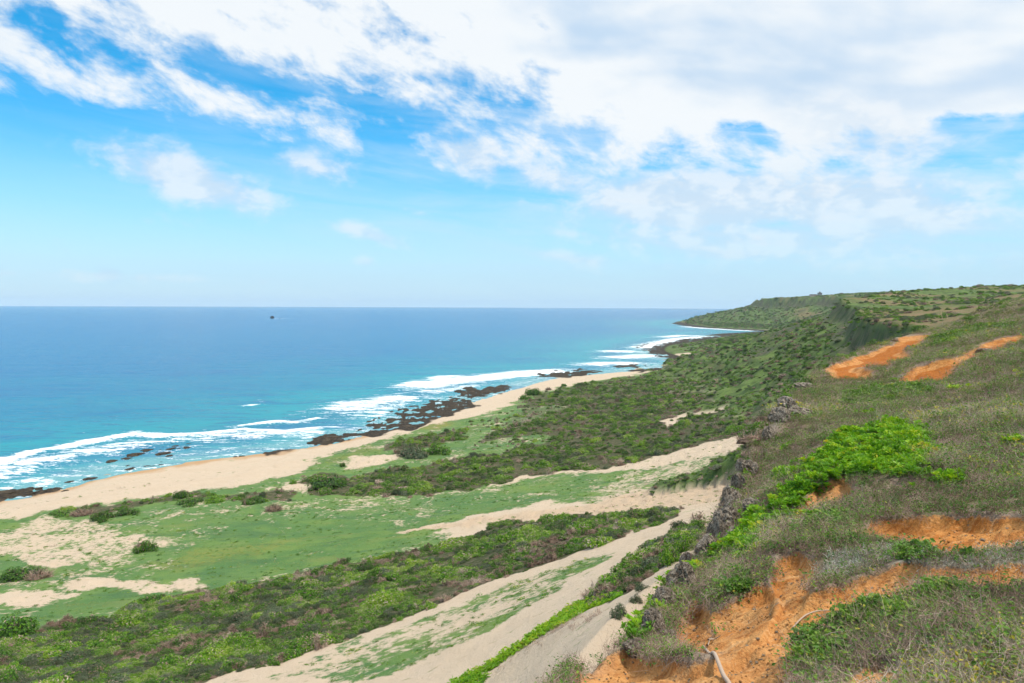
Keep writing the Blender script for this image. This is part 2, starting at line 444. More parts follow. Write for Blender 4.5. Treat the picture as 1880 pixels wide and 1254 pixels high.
region('nograss', [(650, 838), (730, 832), (720, 846), (660, 858), (630, 860)], .8)
region('nograss', [(540, 885), (620, 880), (560, 900), (490, 905)], .5)
region('nograss', [(480, 905), (540, 945), (640, 945), (900, 900), (860, 895), (620, 915)], .12)
region('nograss', [(0, 935), (130, 915), (330, 885), (520, 855), (700, 805), (720, 785), (540, 830), (300, 855), (0, 920)], 1.0)
region('yellow', [(250, 1040), (420, 1005), (560, 985), (520, 1005), (330, 1045)], .5)
region('yellow', [(780, 785), (790, 752), (850, 745), (880, 755), (850, 768), (800, 790)], 1.0)
region('yellow', [(590, 845), (680, 815), (700, 825), (620, 850)], .5)
region('wet', [(730, 972), (850, 958), (950, 942), (1080, 926), (1150, 906), (1250, 886), (1380, 862), (1380, 905), (1310, 920), (1180, 938), (1000, 950), (880, 962), (740, 980)], .30)
region('wet', [(-60, 935), (0, 925), (95, 905), (190, 880), (260, 870), (340, 855), (500, 836), (690, 800), (690, 790), (440, 830), (260, 850), (0, 905)], 1.0)
region('scrub', [(1088, 1102), (1125, 1062), (1195, 1010), (1245, 975), (1290, 962), (1300, 985), (1245, 1022), (1185, 1062), (1125, 1108)], .9)
region('succ', [(815, 1262), (900, 1212), (960, 1172), (1050, 1112), (1110, 1088), (1145, 1095), (1060, 1132), (960, 1187), (890, 1238), (880, 1275)], 1.0)
region('succdry', [(890, 1240), (960, 1188), (1060, 1134), (1120, 1118), (1100, 1135), (1000, 1185), (930, 1225)], .6)
region('tan', [(1445, 578), (1470, 572.5), (1512, 570), (1508, 578), (1460, 583)], 1.0, False)
region('tan', [(1800, 531), (1880, 529), (1890, 536), (1810, 536)], .8, False)
# --- reef flats
region('reef', [(-40, 914), (0, 902), (40, 898), (70, 895), (85, 905), (50, 912), (0, 922), (-40, 930)], 1.0)
region('reef', [(545, 802), (600, 788), (640, 792), (690, 790), (720, 797), (650, 803), (600, 817), (555, 815)], .9)
region('reef', [(650, 790), (690, 768), (730, 745), (790, 735), (850, 735), (880, 745), (800, 768), (770, 785), (700, 797)], .85)
region('reef', [(825, 730), (840, 716), (900, 710), (940, 707), (930, 715), (895, 728), (850, 735)], 1.1)
region('reef', [(480, 832), (560, 815), (600, 812), (560, 824), (500, 835)], .6)
region('reef', [(965, 690), (1000, 683), (1060, 679), (1115, 682), (1100, 686), (1040, 692), (985, 695)], 1.1)
region('reef', [(1120, 673), (1160, 669), (1200, 671), (1180, 676), (1130, 678)], 1.1)
region('reef', [(1150, 680), (1200, 676), (1250, 670), (1230, 678), (1170, 684)], .6)
region('reef', [(1190, 655), (1200, 634), (1260, 624), (1300, 620), (1290, 632), (1240, 640), (1300, 655), (1270, 668), (1230, 660)], 1.1)
region('reef', [(1290, 622), (1330, 613), (1390, 610), (1330, 617)], .9)
region('reef', [(1245, 595), (1262, 591), (1300, 600), (1400, 605), (1440, 607), (1440, 611), (1380, 609), (1300, 604), (1262, 599)], 1.1)
# --- the near slope
region('orange', [(1085, 1275), (1110, 1205), (1180, 1196), (1260, 1208), (1330, 1205), (1400, 1165), (1430, 1130), (1440, 1100), (1418, 1062), (1430, 1030), (1460, 1020), (1490, 1038), (1482, 1080), (1475, 1108), (1530, 1090),
                  (1600, 1065), (1640, 1048), (1660, 1055), (1620, 1085), (1560, 1112), (1500, 1138), (1470, 1165), (1452, 1200), (1462, 1275)], 1.0, False)
region('orange', [(1470, 1108), (1530, 1086), (1600, 1060), (1665, 1043), (1695, 1058), (1635, 1100), (1575, 1132), (1512, 1158), (1470, 1185)], .8, False)
region('orange', [(1245, 1192), (1330, 1202), (1400, 1168), (1442, 1130), (1430, 1085), (1380, 1088), (1340, 1140), (1300, 1150), (1258, 1135)], .42, False)
region('orange', [(1575, 985), (1640, 958), (1700, 952), (1780, 948), (1900, 956), (1900, 988), (1840, 994), (1790, 1009), (1730, 1020), (1690, 1009), (1640, 996)], 1.0, False)
region('orange', [(1248, 1178), (1252, 1130), (1300, 1085), (1322, 1150), (1285, 1186)], .85, False)
region('orange', [(1322, 1118), (1400, 1066), (1428, 1080), (1410, 1138), (1345, 1150)], .9, False)
region('orange', [(1432, 950), (1500, 898), (1568, 872), (1560, 902), (1490, 936), (1458, 960)], .9, False)
region('orange', [(1690, 1046), (1800, 1036), (1900, 1024), (1900, 1066), (1780, 1068)], .8, False)
region('orange', [(1520, 697), (1530, 675), (1572, 655), (1640, 627), (1695, 614), (1702, 619), (1672, 640), (1662, 655), (1622, 672), (1592, 667), (1580, 690), (1540, 695)], 1.3, False)
region('orange', [(1652, 695), (1690, 674), (1740, 660), (1800, 646), (1768, 682), (1712, 704), (1690, 696)], 1.25, False)
region('orange', [(1770, 645), (1830, 620), (1872, 612), (1900, 614), (1825, 644), (1792, 650)], 1.3, False)
region('orange', [(1640, 703), (1680, 698), (1672, 709), (1645, 710)], .8, False)
region('orange', [(1540, 1254), (1600, 1210), (1680, 1215), (1660, 1250), (1600, 1275)], .35, False)
region('greyg', [(1495, 1050), (1560, 1018), (1640, 1008), (1685, 1014), (1640, 1040), (1560, 1065), (1498, 1075)], 1.0, False)
region('greyg', [(1640, 1045), (1720, 1018), (1800, 1008), (1900, 986), (1900, 1026), (1750, 1040)], .8, False)
region('greyg', [(1830, 955), (1900, 948), (1900, 966), (1850, 965)], 1.0, False)
region('greyg', [(1400, 1130), (1440, 1115), (1470, 1110), (1450, 1125), (1410, 1138)], 1.0, False)
region('greyg', [(1630, 690), (1680, 683), (1690, 690), (1640, 698)], .8, False)
region('bright', [(1330, 1012), (1360, 962), (1420, 922), (1460, 880), (1520, 830), (1590, 795), (1640, 772), (1700, 788), (1715, 830), (1692, 885), (1620, 872), (1560, 884), (1500, 902), (1452, 940), (1402, 982), (1362, 1022)], 1.0, False)
region('bright', [(1430, 870), (1470, 840), (1500, 830), (1480, 860), (1440, 885)], .5, False)
region('bright', [(1130, 1190), (1170, 1130), (1215, 1075), (1265, 1030), (1275, 1040), (1235, 1085), (1195, 1140), (1180, 1180), (1150, 1195)], 1.2, False)
region('bright', [(1690, 880), (1750, 870), (1760, 885), (1700, 905)], .6, False)
region('vine', [(1465, 1205), (1500, 1150), (1540, 1120), (1600, 1095), (1680, 1112), (1672, 1150), (1600, 1180), (1520, 1212), (1462, 1228)], 1.0, False)
region('vine', [(1690, 1085), (1760, 1065), (1790, 1090), (1740, 1120), (1690, 1110)], .9, False)
region('vine', [(1820, 1090), (1890, 1085), (1890, 1115), (1830, 1110)], .7, False)
region('vine', [(1815, 1195), (1870, 1180), (1890, 1190), (1880, 1205), (1820, 1215)], .9, False)
region('vine', [(1640, 1030), (1720, 1005), (1820, 1005), (1800, 1020), (1700, 1035), (1650, 1042)], .9, False)
region('vine', [(1310, 1090), (1380, 1050), (1400, 1065), (1360, 1110), (1320, 1120)], .6, False)
region('vine', [(1040, 1245), (1070, 1215), (1115, 1200), (1110, 1225), (1075, 1250)], 1.0, False)
region('vine', [(1400, 1170), (1450, 1140), (1440, 1160), (1380, 1190)], .5, False)
region('vine', [(1500, 960), (1560, 930), (1600, 950), (1560, 985), (1510, 1000)], .6, False)
region('vine', [(1560, 720), (1620, 700), (1700, 690), (1720, 720), (1640, 745), (1560, 745)], .6, False)
region('vine', [(1700, 620), (1800, 590), (1880, 590), (1880, 605), (1790, 615), (1730, 635)], .7, False)
region('lime', [(1400, 800), (1412, 765), (1425, 735), (1450, 730), (1490, 742), (1480, 760), (1440, 775), (1415, 800)], .8, False)

for k_ in POLY:
    POLY[k_] = [(gpoly(p_, l_), s_) for p_, s_, l_ in POLY[k_]]
POLY['orange'] = [(c_ + (p_ - c_) * (1.12 if np.hypot(*c_) < 30 else 1.0), s_) for p_, s_ in POLY['orange'] for c_ in [p_.mean(0)]]


def mask(name, x, y, soft=.012, warp=.012, hard=False):
    """0..1 cover of a named region, with ragged edges"""
    r = np.hypot(x, y); out = np.zeros(len(x))
    a = warp * r
    wx = x + a * fbm(x / (r ** .5 + 1), y / (r ** .5 + 1), .55, 3, 11) * 2.0
    wy = y + a * fbm(x / (r ** .5 + 1), y / (r ** .5 + 1), .55, 3, 19) * 3.0
    for P, sgt in POLY[name]:
        c = P.mean(0); R = np.max(np.hypot(*(P - c).T)) * 1.3 + .05 * np.hypot(*c)
        m = np.where((np.abs(wx - c[0]) < R) & (np.abs(wy - c[1]) < R))[0]
        if not len(m): continue
        d, _ = seg_dist(wx[m], wy[m], P, True)
        d = np.where(in_poly(wx[m], wy[m], P), d, -d)
        sw = soft * r[m]
        v = sstep(d, -sw, sw) * sgt
        if name.startswith('no') : out[m] = np.maximum(out[m], v)
        else: out[m] = np.maximum(out[m], v) if not hard else np.maximum(out[m], v)
    return out


def fields(x, y):
    z, s, lo, wd = base_z(x, y, True)
    r = np.hypot(x, y)
    f = {k: mask(k, x, y) for k in POLY}
    hi = sstep(s, .3, -.3)                         # on top
    lowm = sstep(z - lo, .06 * r ** .5 + .4, .02 * r ** .5)   # on the coastal plain
    lowm = np.where(s > 0, lowm, 0)
    face = np.clip(1 - hi - lowm, 0, 1)
    f['s'], f['hi'], f['lowm'], f['face'], f['lo'] = s, hi, lowm, face, lo
    f['scrub'] = np.clip(f['scrub'] * (1 - f['noscrub']), 0, 1) * lowm
    brk = .42 * fbm(x, y, 16, 4, 141, .6) + .30 * fbm(x, y, 4, 3, 145)
    f['grass'] = np.clip((f['grass'] - f['nograss'] * (1 + brk) + brk * (f['grass'] > .05)), 0, 1) * lowm
    fa = np.where(r > 550)[0]
    dsh = np.full(len(x), 1e3); dsh[fa] = seg_dist(x[fa], y[fa], SHORE)[0]
    f['rocky'] = np.where(y > 940, sstep(dsh, 45, 18) * sstep(r, 900, 1000), 0)
    f['reef'] = np.maximum(f['reef'], f['rocky'] * 1.1)
    for k in ('orange', 'greyg', 'bright', 'vine', 'lime'): f[k] = f[k] * (1 - lowm)
    # ---- relief
    n_big = fbm(x, y, 14, 4, 21); n_sm = fbm(x, y, 2.4, 4, 27); n_far = fbm(x, y, 70, 5, 33)
    dz = np.zeros_like(z)
    near = sstep(r, 160, 40)
    dz += hi * (near * (.42 * fbm(x, y, 3.6, 4, 29) + .5 * n_big * sstep(r, 12, 40)) + (1 - near) * (1.2 * n_big + 3.0 * n_far * sstep(r, 150, 500)))
    dz += face * (near * (.5 * n_sm + .5 * n_big) + (1 - near) * (2.2 * n_big + 6.0 * n_far * sstep(r, 200, 600) + 14 * fbm(x, y, 190, 4, 35) * sstep(r, 1200, 1900) * sstep(lo + z * .02, .5, 3)))
    dune = .55 * n_big + .16 * n_sm
    dz += lowm * sstep(lo, .8, 3.5) * (dune * (1 - .3 * f['scrub']) + .8 * n_far * sstep(r, 200, 500))
    dz += lowm * f['nograss'] * sstep(lo, 2, 4) * (.55 * n_sm + .5 * np.abs(fbm(x, y, 7, 3, 31)))
    orange = f['orange']
    ledge = fbm(x, y, .9, 4, 41)
    dz -= sstep(orange, .05, .8) * near * np.clip(.012 * r + .10, 0, .8)
    dz += orange * near * (.30 * ledge - .16 * np.abs(fbm(x * .85 + y * .53, (y * .85 - x * .53) * .3, .55, 3, 49)) + .20 * np.abs(fbm(x * 1.6 + y * .7, y * .5, 1.1, 3, 43)) - .05)
    rf = f['reef'] * sstep(z, 2.4, .9)
    f['reef'] = rf
    rb = fbm(x, y, 9, 5, 45, .62)
    bump = np.clip(rf, 0, 1.2) * (.34 + .95 * rb + .30 * fbm(x, y, 2.2, 3, 47))
    z2 = z + dz
    z2 = np.where(rf > .02, np.maximum(z * (1 - np.clip(rf, 0, 1)) + .0 * rf, -.6) + bump * 1.0 - .10, z2)
    f['z'] = z2
    return f


def hgt(x, y):
    return fields(np.atleast_1d(np.asarray(x, float)), np.atleast_1d(np.asarray(y, float)))['z']


# ------------------------------------------------------------------ mesh helpers
def mesh_from(name, co, faces, mat=None, smooth=True):
    me = bpy.data.meshes.new(name)
    co = np.asarray(co, np.float32); faces = np.asarray(faces, np.int32)
    nf, k = faces.shape
    me.vertices.add(len(co)); me.vertices.foreach_set('co', co.ravel())
    me.loops.add(nf * k); me.loops.foreach_set('vertex_index', faces.ravel())
    me.polygons.add(nf); me.polygons.foreach_set('loop_start', np.arange(0, nf * k, k, dtype=np.int32))
    me.polygons.foreach_set('use_smooth', np.full(nf, smooth))
    me.update(calc_edges=True)
    if mat: me.materials.append(mat)
    return me


def link(name, me, parent=None, **props):
    o = bpy.data.objects.new(name, me); C.objects.link(o)
    if parent is not None: o.parent = parent
    for k, v in props.items(): o[k] = v
    return o


def attr4(me, name, arr):
    a = me.attributes.new(name, 'FLOAT_COLOR', 'POINT')
    a.data.foreach_set('color', np.asarray(arr, np.float32).ravel())


def fan_grid(th, rr):
    T, R = np.meshgrid(th, rr)
    x = (R * np.sin(T)).ravel(); y = (R * np.cos(T)).ravel()
    nr, nt = R.shape
    i = np.arange(nr - 1)[:, None] * nt + np.arange(nt - 1)[None]
    f = np.stack([i, i + 1, i + nt + 1, i + nt], -1).reshape(-1, 4)
    return x, y, f


def new_mat(name):
    m = bpy.data.materials.new(name); m.use_nodes = True
    m.node_tree.nodes.clear()
    return m, G(m.node_tree)


def finish(g, col, rough=.9, bump=None, bstr=.3, bdist=.1, spec=.25, extra=None):
    b = g.n('ShaderNodeBsdfPrincipled')
    for k, v in (('Base Color', col), ('Roughness', rough), ('Specular IOR Level', spec)):
        if isinstance(v, bpy.types.NodeSocket): g.link(v, b.inputs[k])
        else: b.inputs[k].default_value = (*v[:3], 1) if k == 'Base Color' else v
    if bump is not None:
        bn = g.n('ShaderNodeBump', inp={'Height': bump, 'Strength': bstr, 'Distance': bdist})
        g.link(bn.outputs[0], b.inputs['Normal'])
    o = g.n('ShaderNodeOutputMaterial')
    g.link(b.outputs[0], o.inputs[0])
    return b


# ------------------------------------------------------------------ ground material
def ground_mat():
    m, g = new_mat('ground')
    geo = g.n('ShaderNodeNewGeometry'); P = geo.outputs['Position']
    A = g.n('ShaderNodeAttribute', attribute_name='cover_a'); B = g.n('ShaderNodeAttribute', attribute_name='cover_b'); D = g.n('ShaderNodeAttribute', attribute_name='cover_c')
    a = g.n('ShaderNodeSeparateColor', inp={0: A.outputs['Color']}); b = g.n('ShaderNodeSeparateColor', inp={0: B.outputs['Color']}); d = g.n('ShaderNodeSeparateColor', inp={0: D.outputs['Color']})
    grass, scrub, orange, litter = a.outputs[0], a.outputs[1], a.outputs[2], A.outputs['Alpha']
    reef, lime, wet, yellow = b.outputs[0], b.outputs[1], b.outputs[2], B.outputs['Alpha']
    greyg, hillg, field, = d.outputs[0], d.outputs[1], d.outputs[2]
    nA = g.noise(P, .9, 5, .66); nB = g.noise(P, .16, 4, .6); nC = g.noise(P, 6.0, 4, .66); nD = g.noise(P, .035, 3, .6); nE = g.noise(P, 22.0, 2, .6)
    # sand
    sand = g.mix(nB, (.48, .37, .255), (.60, .48, .36))
    sand = g.mix(g.m('MULTIPLY', g.step(nA, .55, .75), .5), sand, (.40, .285, .185))
    sand = g.mix(g.m('MULTIPLY', wet, .75), sand, (.42, .235, .10))
    # creeping grass: patchy where sparse
    gn = g.m('ADD', g.m('ADD', g.m('MULTIPLY', nA, .48), g.m('MULTIPLY', nB, .34)), g.m('MULTIPLY', nC, .18))
    gf = g.m('MULTIPLY', g.step(g.m('ADD', grass, g.m('MULTIPLY', g.m('SUBTRACT', gn, .5), 3.7)), .22, .60), .95)
    gcol = g.mix(g.step(nB, .3, .7), (.050, .160, .034), (.115, .215, .040))
    gcol = g.mix(g.m('MULTIPLY', g.step(nC, .45, .75), .6), gcol, (.19, .21, .075))
    wv = g.n('ShaderNodeMapping', inp={'Vector': P, 'Rotation': (0, 0, math.radians(28)), 'Scale': (.25, 1.0, 1.0)})
    nW = g.noise(wv.outputs[0], .22, 4, .6)
    gcol = g.mix(g.m('MULTIPLY', g.step(nW, .50, .66), .65), gcol, (.038, .115, .040))
    gcol = g.mix(g.m('MULTIPLY', g.step(nW, .46, .30), .5), gcol, (.17, .20, .055))
    gcol = g.mix(g.m('MULTIPLY', g.step(nD, .45, .65), .45), gcol, (.045, .145, .045))
    gcol = g.mix(g.m('MULTIPLY', g.m('MULTIPLY', yellow, g.step(nA, .35, .65)), .8), gcol, (.27, .21, .03))
    col = g.mix(gf, sand, gcol)
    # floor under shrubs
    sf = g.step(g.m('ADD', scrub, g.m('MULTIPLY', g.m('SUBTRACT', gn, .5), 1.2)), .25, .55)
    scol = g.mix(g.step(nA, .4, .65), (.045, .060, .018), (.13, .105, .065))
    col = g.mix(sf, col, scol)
    # dry litter on the near slope
    lcol = g.mix(g.step(nC, .35, .65), (.21, .145, .10), (.36, .275, .20))
    lcol = g.mix(g.m('MULTIPLY', g.step(nA, .5, .7), .7), lcol, (.13, .16, .04))
    col = g.mix(litter, col, lcol)
    # far hillside cover
    hcol = g.mix(g.step(nB, .4, .62), (.06, .10, .028), (.12, .18, .045))
    hcol = g.mix(g.m('MULTIPLY', g.step(nA, .5, .7), .55), hcol, (.13, .115, .06))
    hcol = g.mix(g.m('MULTIPLY', g.step(nD, .5, .7), .5), hcol, (.11, .095, .05))
    col = g.mix(hillg, col, hcol)
    fcol = g.mix(g.step(nB, .4, .65), (.20, .145, .075), (.125, .125, .05))
    col = g.mix(field, col, fcol)
    # dark faces of the far cliffs, streaked downwards
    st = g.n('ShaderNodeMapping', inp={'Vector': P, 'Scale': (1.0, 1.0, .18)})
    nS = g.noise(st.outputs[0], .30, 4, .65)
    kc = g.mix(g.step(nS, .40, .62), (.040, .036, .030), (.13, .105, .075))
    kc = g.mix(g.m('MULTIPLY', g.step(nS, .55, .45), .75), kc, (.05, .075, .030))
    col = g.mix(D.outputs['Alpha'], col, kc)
    # grey-green mat plants
    ggc = g.mix(g.step(nC, .35, .65), (.20, .20, .16), (.32, .34, .28))
    col = g.mix(g.m('MULTIPLY', greyg, g.step(nA, .25, .5)), col, ggc)
    # red earth
    oc = g.mix(g.step(nA, .33, .68), (.40, .140, .026), (.60, .28, .085))
    oc = g.mix(g.m('MULTIPLY', g.step(nB, .40, .62), .45), oc, (.62, .34, .14))
    oc = g.mix(g.m('MULTIPLY', g.step(nC, .50, .70), .50), oc, (.27, .085, .018))
    oc = g.mix(g.m('MULTIPLY', g.step(nE, .66, .74), .7), oc, (.62, .40, .22))
    rl = g.n('ShaderNodeMapping', inp={'Vector': P, 'Rotation': (0, 0, math.radians(32)), 'Scale': (.3, 1.5, .6)})
    nR = g.noise(rl.outputs[0], 3.0, 4, .68, .6)
    oc = g.mix(g.m('MULTIPLY', g.step(nR, .52, .64), .6), oc, (.27, .085, .018))
    oc = g.mix(g.m('MULTIPLY', g.step(nR, .46, .34), .45), oc, (.66, .41, .20))
    of = g.step(g.m('ADD', orange, g.m('MULTIPLY', g.m('SUBTRACT', g.m('ADD', g.m('MULTIPLY', nA, .5), g.m('MULTIPLY', nC, .5)), .5), 1.3)), .18, .36)
    oc = g.mix(g.m('MULTIPLY', g.step(orange, 1.02, 1.2), .8), oc, g.mix(g.step(nC, .4, .62), (.43, .125, .010), (.27, .070, .007)))
    col = g.mix(of, col, oc)
    # limestone
    vo = g.n('ShaderNodeTexVoronoi', feature='DISTANCE_TO_EDGE', inp={'Vector': P, 'Scale': 2.6})
    lc = g.mix(g.step(nA, .35, .65), (.14, .12, .10), (.34, .30, .25))
    lc = g.mix(g.m('MULTIPLY', g.step(nC, .5, .3), .8), lc, (.05, .045, .04))
    col = g.mix(lime, col, lc)
    # reef
    rc = g.mix(g.step(nA, .38, .7), (.018, .014, .010), (.085, .062, .038))
    rc = g.mix(g.m('MULTIPLY', g.step(nB, .55, .72), .5), rc, (.16, .12, .07))
    col = g.mix(g.step(reef, .2, .5), col, rc)
    bump = g.noise(P, 3.0, 5, .7)
    finish(g, col, .92, bump, .6, .35, .15)
    return m


def build_ground():
    core = np.radians(np.linspace(-47, 47, 700))
    side = np.radians(np.concatenate([np.linspace(50, 120, 26), np.linspace(126, 180, 8)]))
    th = np.concatenate([-side[::-1], core, side])
    rr = np.exp(np.linspace(math.log(2.0), math.log(5200), 830))
    x, y, f = fan_grid(th, rr)
    fl = fields(x, y)
    z = fl['z']
    # dark under the sea floor is never seen: drop faces far offshore
    keep = (z[f] > -4.5).any(1)
    f = f[keep]
    r = np.hypot(x, y)
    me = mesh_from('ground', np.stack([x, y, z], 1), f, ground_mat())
    lowm, hi, face, s = fl['lowm'], fl['hi'], fl['face'], fl['s']
    near = sstep(r, 175, 120)
    nearf = sstep(r, 62, 34)
    steep = sstep(s, -.4, .5) * sstep(s, 9, 4) * (1 - .85 * lowm)
    litter = np.clip(hi * near + face * sstep(r, 62, 34) * .9, 0, 1)
    hillg = np.clip(face * (1 - nearf) + lowm * sstep(r, 380, 600) * (fl['scrub'] > .05) + lowm * sstep(r, 760, 860) * sstep(fl['lo'], .6, 1.6) * (y > 850) + hi * (1 - near) * .999, 0, 1)
    n1 = fbm(x, y, 90, 4, 51); n2 = fbm(x, y, 9, 4, 55)
    fieldm = np.maximum(hi * (1 - near) * sstep(n1 + .75 * sstep(r, 430, 240), .05, .3), fl['tan'] * (1 - near))
    limes = np.clip(np.maximum(fl['lime'], steep * sstep(n2 + (.25 - .2 * (r > 200)), .0, .3)), 0, 1)
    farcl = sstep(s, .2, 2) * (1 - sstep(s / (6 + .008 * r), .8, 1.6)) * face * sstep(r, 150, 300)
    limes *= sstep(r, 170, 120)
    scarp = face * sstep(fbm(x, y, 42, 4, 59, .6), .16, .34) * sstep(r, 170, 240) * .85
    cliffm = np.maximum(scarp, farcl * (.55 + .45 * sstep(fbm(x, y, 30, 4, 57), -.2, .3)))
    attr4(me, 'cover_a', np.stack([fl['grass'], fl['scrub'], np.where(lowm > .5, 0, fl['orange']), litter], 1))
    attr4(me, 'cover_b', np.stack([fl['reef'], limes, fl['wet'] * lowm, fl['yellow'] * lowm], 1))
    attr4(me, 'cover_c', np.stack([fl['greyg'], hillg, fieldm, cliffm], 1))
    o = link('ground', me, kind='structure')
    return o


build_ground()

# ------------------------------------------------------------------ sea
BREAK = [  # surf lines: photo pixels (z = 0), width px, strength
    ([(-120, 880), (0, 850), (60, 832), (130, 818), (200, 805), (250, 797), (310, 800), (380, 797), (440, 790), (520, 792), (590, 785)], 8, 1.1),
    ([(-120, 905), (0, 872), (60, 852), (110, 842), (170, 826), (250, 815), (330, 806), (420, 801), (520, 800), (600, 792)], 19, .66),
    ([(-120, 890), (0, 864), (80, 845), (160, 834), (240, 822)], 15, .74),
    ([(430, 782), (480, 777), (540, 774), (590, 770)], 5, .95),
    ([(0, 900), (40, 885), (90, 878), (100, 885), (60, 893)], 9, .7),
    ([(610, 757), (660, 742), (720, 733), (770, 730)], 15, .84),
    ([(650, 770), (690, 752), (740, 738)], 14, .62),
    ([(755, 712), (800, 703), (850, 698), (920, 690), (980, 684), (1040, 680)], 9, 1.1),
    ([(790, 697), (820, 692), (838, 690)], 5, 1.0),
    ([(760, 722), (820, 716), (880, 708)], 8, .7),
    ([(1070, 670), (1120, 667), (1180, 668)], 6, 1.0),
    ([(1108, 646), (1130, 645), (1170, 646)], 4, 1.0),
    ([(1120, 658), (1160, 655), (1200, 652)], 6, .9),
    ([(1170, 641), (1200, 632), (1240, 623), (1300, 617.5)], 2.4, .9),
    ([(1210, 620), (1250, 616), (1300, 617)], 2, .8),
    ([(1255, 599.5), (1290, 602.5), (1340, 605.5), (1390, 608.3)], 1.0, .9),
    ([(1270, 591), (1280, 589)], .8, .7),
    ([(450, 747), (465, 745), (480, 744)], 3, .8),
    ([(504, 584.6), (520, 584.8)], .5, .62),
    ([(185, 880), (240, 868), (300, 857), (330, 851)], 2.0, .9),
    ([(330, 846), (440, 836), (500, 829), (560, 820)], 2.0, .8),
    ([(560, 792), (640, 795), (690, 785)], 6, .45),
]


def water_mat():
    m, g = new_mat('sea_water')
    geo = g.n('ShaderNodeNewGeometry'); P = geo.outputs['Position']
    A = g.n('ShaderNodeAttribute', attribute_name='water'); a = g.n('ShaderNodeSeparateColor', inp={0: A.outputs['Color']})
    shal, foam, dist = a.outputs[0], a.outputs[1], a.outputs[2]
    map1 = g.n('ShaderNodeMapping', inp={'Vector': P, 'Rotation': (0, 0, math.radians(-24)), 'Scale': (.35, 1.0, 1.0)})
    W = map1.outputs[0]
    n1 = g.noise(W, .045, 5, .6, .5); n2 = g.noise(W, .22, 5, .62, .6); n3 = g.noise(W, .010, 4, .55); n4 = g.noise(P, .9, 5, .65, .4)
    sh = g.m('ADD', shal, g.m('MULTIPLY', g.m('SUBTRACT', n3, .5), .35), clamp=True)
    cr = g.n('ShaderNodeValToRGB', inp={0: sh})
    e = cr.color_ramp.elements
    e[0].position = 0.0; e[0].color = (.003, .125, .285, 1)
    e[1].position = 1.0; e[1].color = (.15, .34, .36, 1)
    for p, c in ((.28, (.003, .138, .285, 1)), (.46, (.004, .18, .285, 1)), (.60, (.006, .25, .30, 1)), (.74, (.012, .185, .27, 1)), (.88, (.05, .28, .33, 1))):
        q = e.new(p); q.color = c
    col = g.mix(g.m('MULTIPLY', g.step(n2, .52, .66), .42), cr.outputs[0], (.002, .06, .20))
    col = g.mix(g.m('MULTIPLY', g.step(n1, .50, .66), .38), col, (.004, .09, .26))
    n6 = g.noise(W, .55, 4, .72, .8)
    fo = g.m('ADD', g.m('ADD', g.m('MULTIPLY', n4, .25), g.m('MULTIPLY', n2, .40)), g.m('MULTIPLY', n6, .35))
    ff = g.step(g.m('ADD', foam, g.m('MULTIPLY', g.m('SUBTRACT', fo, .5), 4.6)), .46, .86)
    col = g.mix(ff, col, (.86, .88, .90))
    rough = g.m('ADD', .22, g.m('MULTIPLY', ff, .6))
    bump = g.m('ADD', g.m('MULTIPLY', n1, 2.5), g.m('ADD', g.m('MULTIPLY', n2, .9), g.m('MULTIPLY', n4, .15)))
    finish(g, col, rough, bump, .8, 1.0, .045)
    return m


def build_sea():
    core = np.radians(np.linspace(-48, 42, 620))
    side = np.radians(np.linspace(54, 180, 22))
    th = np.concatenate([-side[::-1], core, np.radians([60, 80, 110])])
    rr = np.concatenate([np.exp(np.linspace(math.log(110), math.log(3200), 430)), np.exp(np.linspace(math.log(3300), math.log(15500), 40))])
    x, y, f = fan_grid(th, rr)
    r = np.hypot(x, y)
    d, _ = seg_dist(x, y, SHORE)
    inl = in_poly(x, y, land)
    off = np.where(inl, -d, d)
    keep = (off[f] > -45).any(1)
    f = f[keep]
    shal = 1 - np.clip(np.log(np.maximum(off, 1) / 14.0) / math.log(1500 / 14.0), 0, 1)
    foam = np.zeros_like(x); z = np.zeros_like(x)
    wx = x + fbm(x, y, 30, 3, 61) * 7; wy = y + fbm(x, y, 30, 3, 67) * 9
    for pts, wpx, st in BREAK:
        pp = np.array(pts, float); P = at_z(pp[:, 0], pp[:, 1], 0)[:, :2]
        w_ = wpx * np.mean([np.linalg.norm(at_z(a, b, 0) - at_z(a, b + 1, 0)) for a, b in pts]) * .62
        dd, ti = seg_dist(wx, wy, P)
        endf = sstep(ti, -.02, .35) * sstep(len(P) - 1 - ti, -.02, .35) if len(P) > 2 else 1
        v = st * np.exp(-(dd / w_) ** 2) * (.55 + .45 * endf)
        foam = np.maximum(foam, v)
        z += .5 * np.exp(-(dd / (w_ * .6 + 1.5)) ** 2) * min(st, 1) * (r < 2500)
    foam = np.maximum(foam, .42 * np.exp(-((off - 3) / 4.0) ** 2))
    foam = np.maximum(foam, (.34 + .25 * fbm(x, y, 28, 3, 73)) * sstep(off, 80, 15) * sstep(off, 2, 10) * sstep(r, 1100, 700))
    z += .18 * fbm(x, y, 16, 3, 71) * sstep(off, 20, 120) * sstep(r, 2500, 600)
    z -= .4 * sstep(r, 3000, 9000)
    me = mesh_from('sea', np.stack([x, y, z], 1), f, water_mat())
    attr4(me, 'water', np.stack([shal, foam, np.clip(r / 5000, 0, 1), np.ones_like(x)], 1))
    link('sea', me, kind='structure')


build_sea()

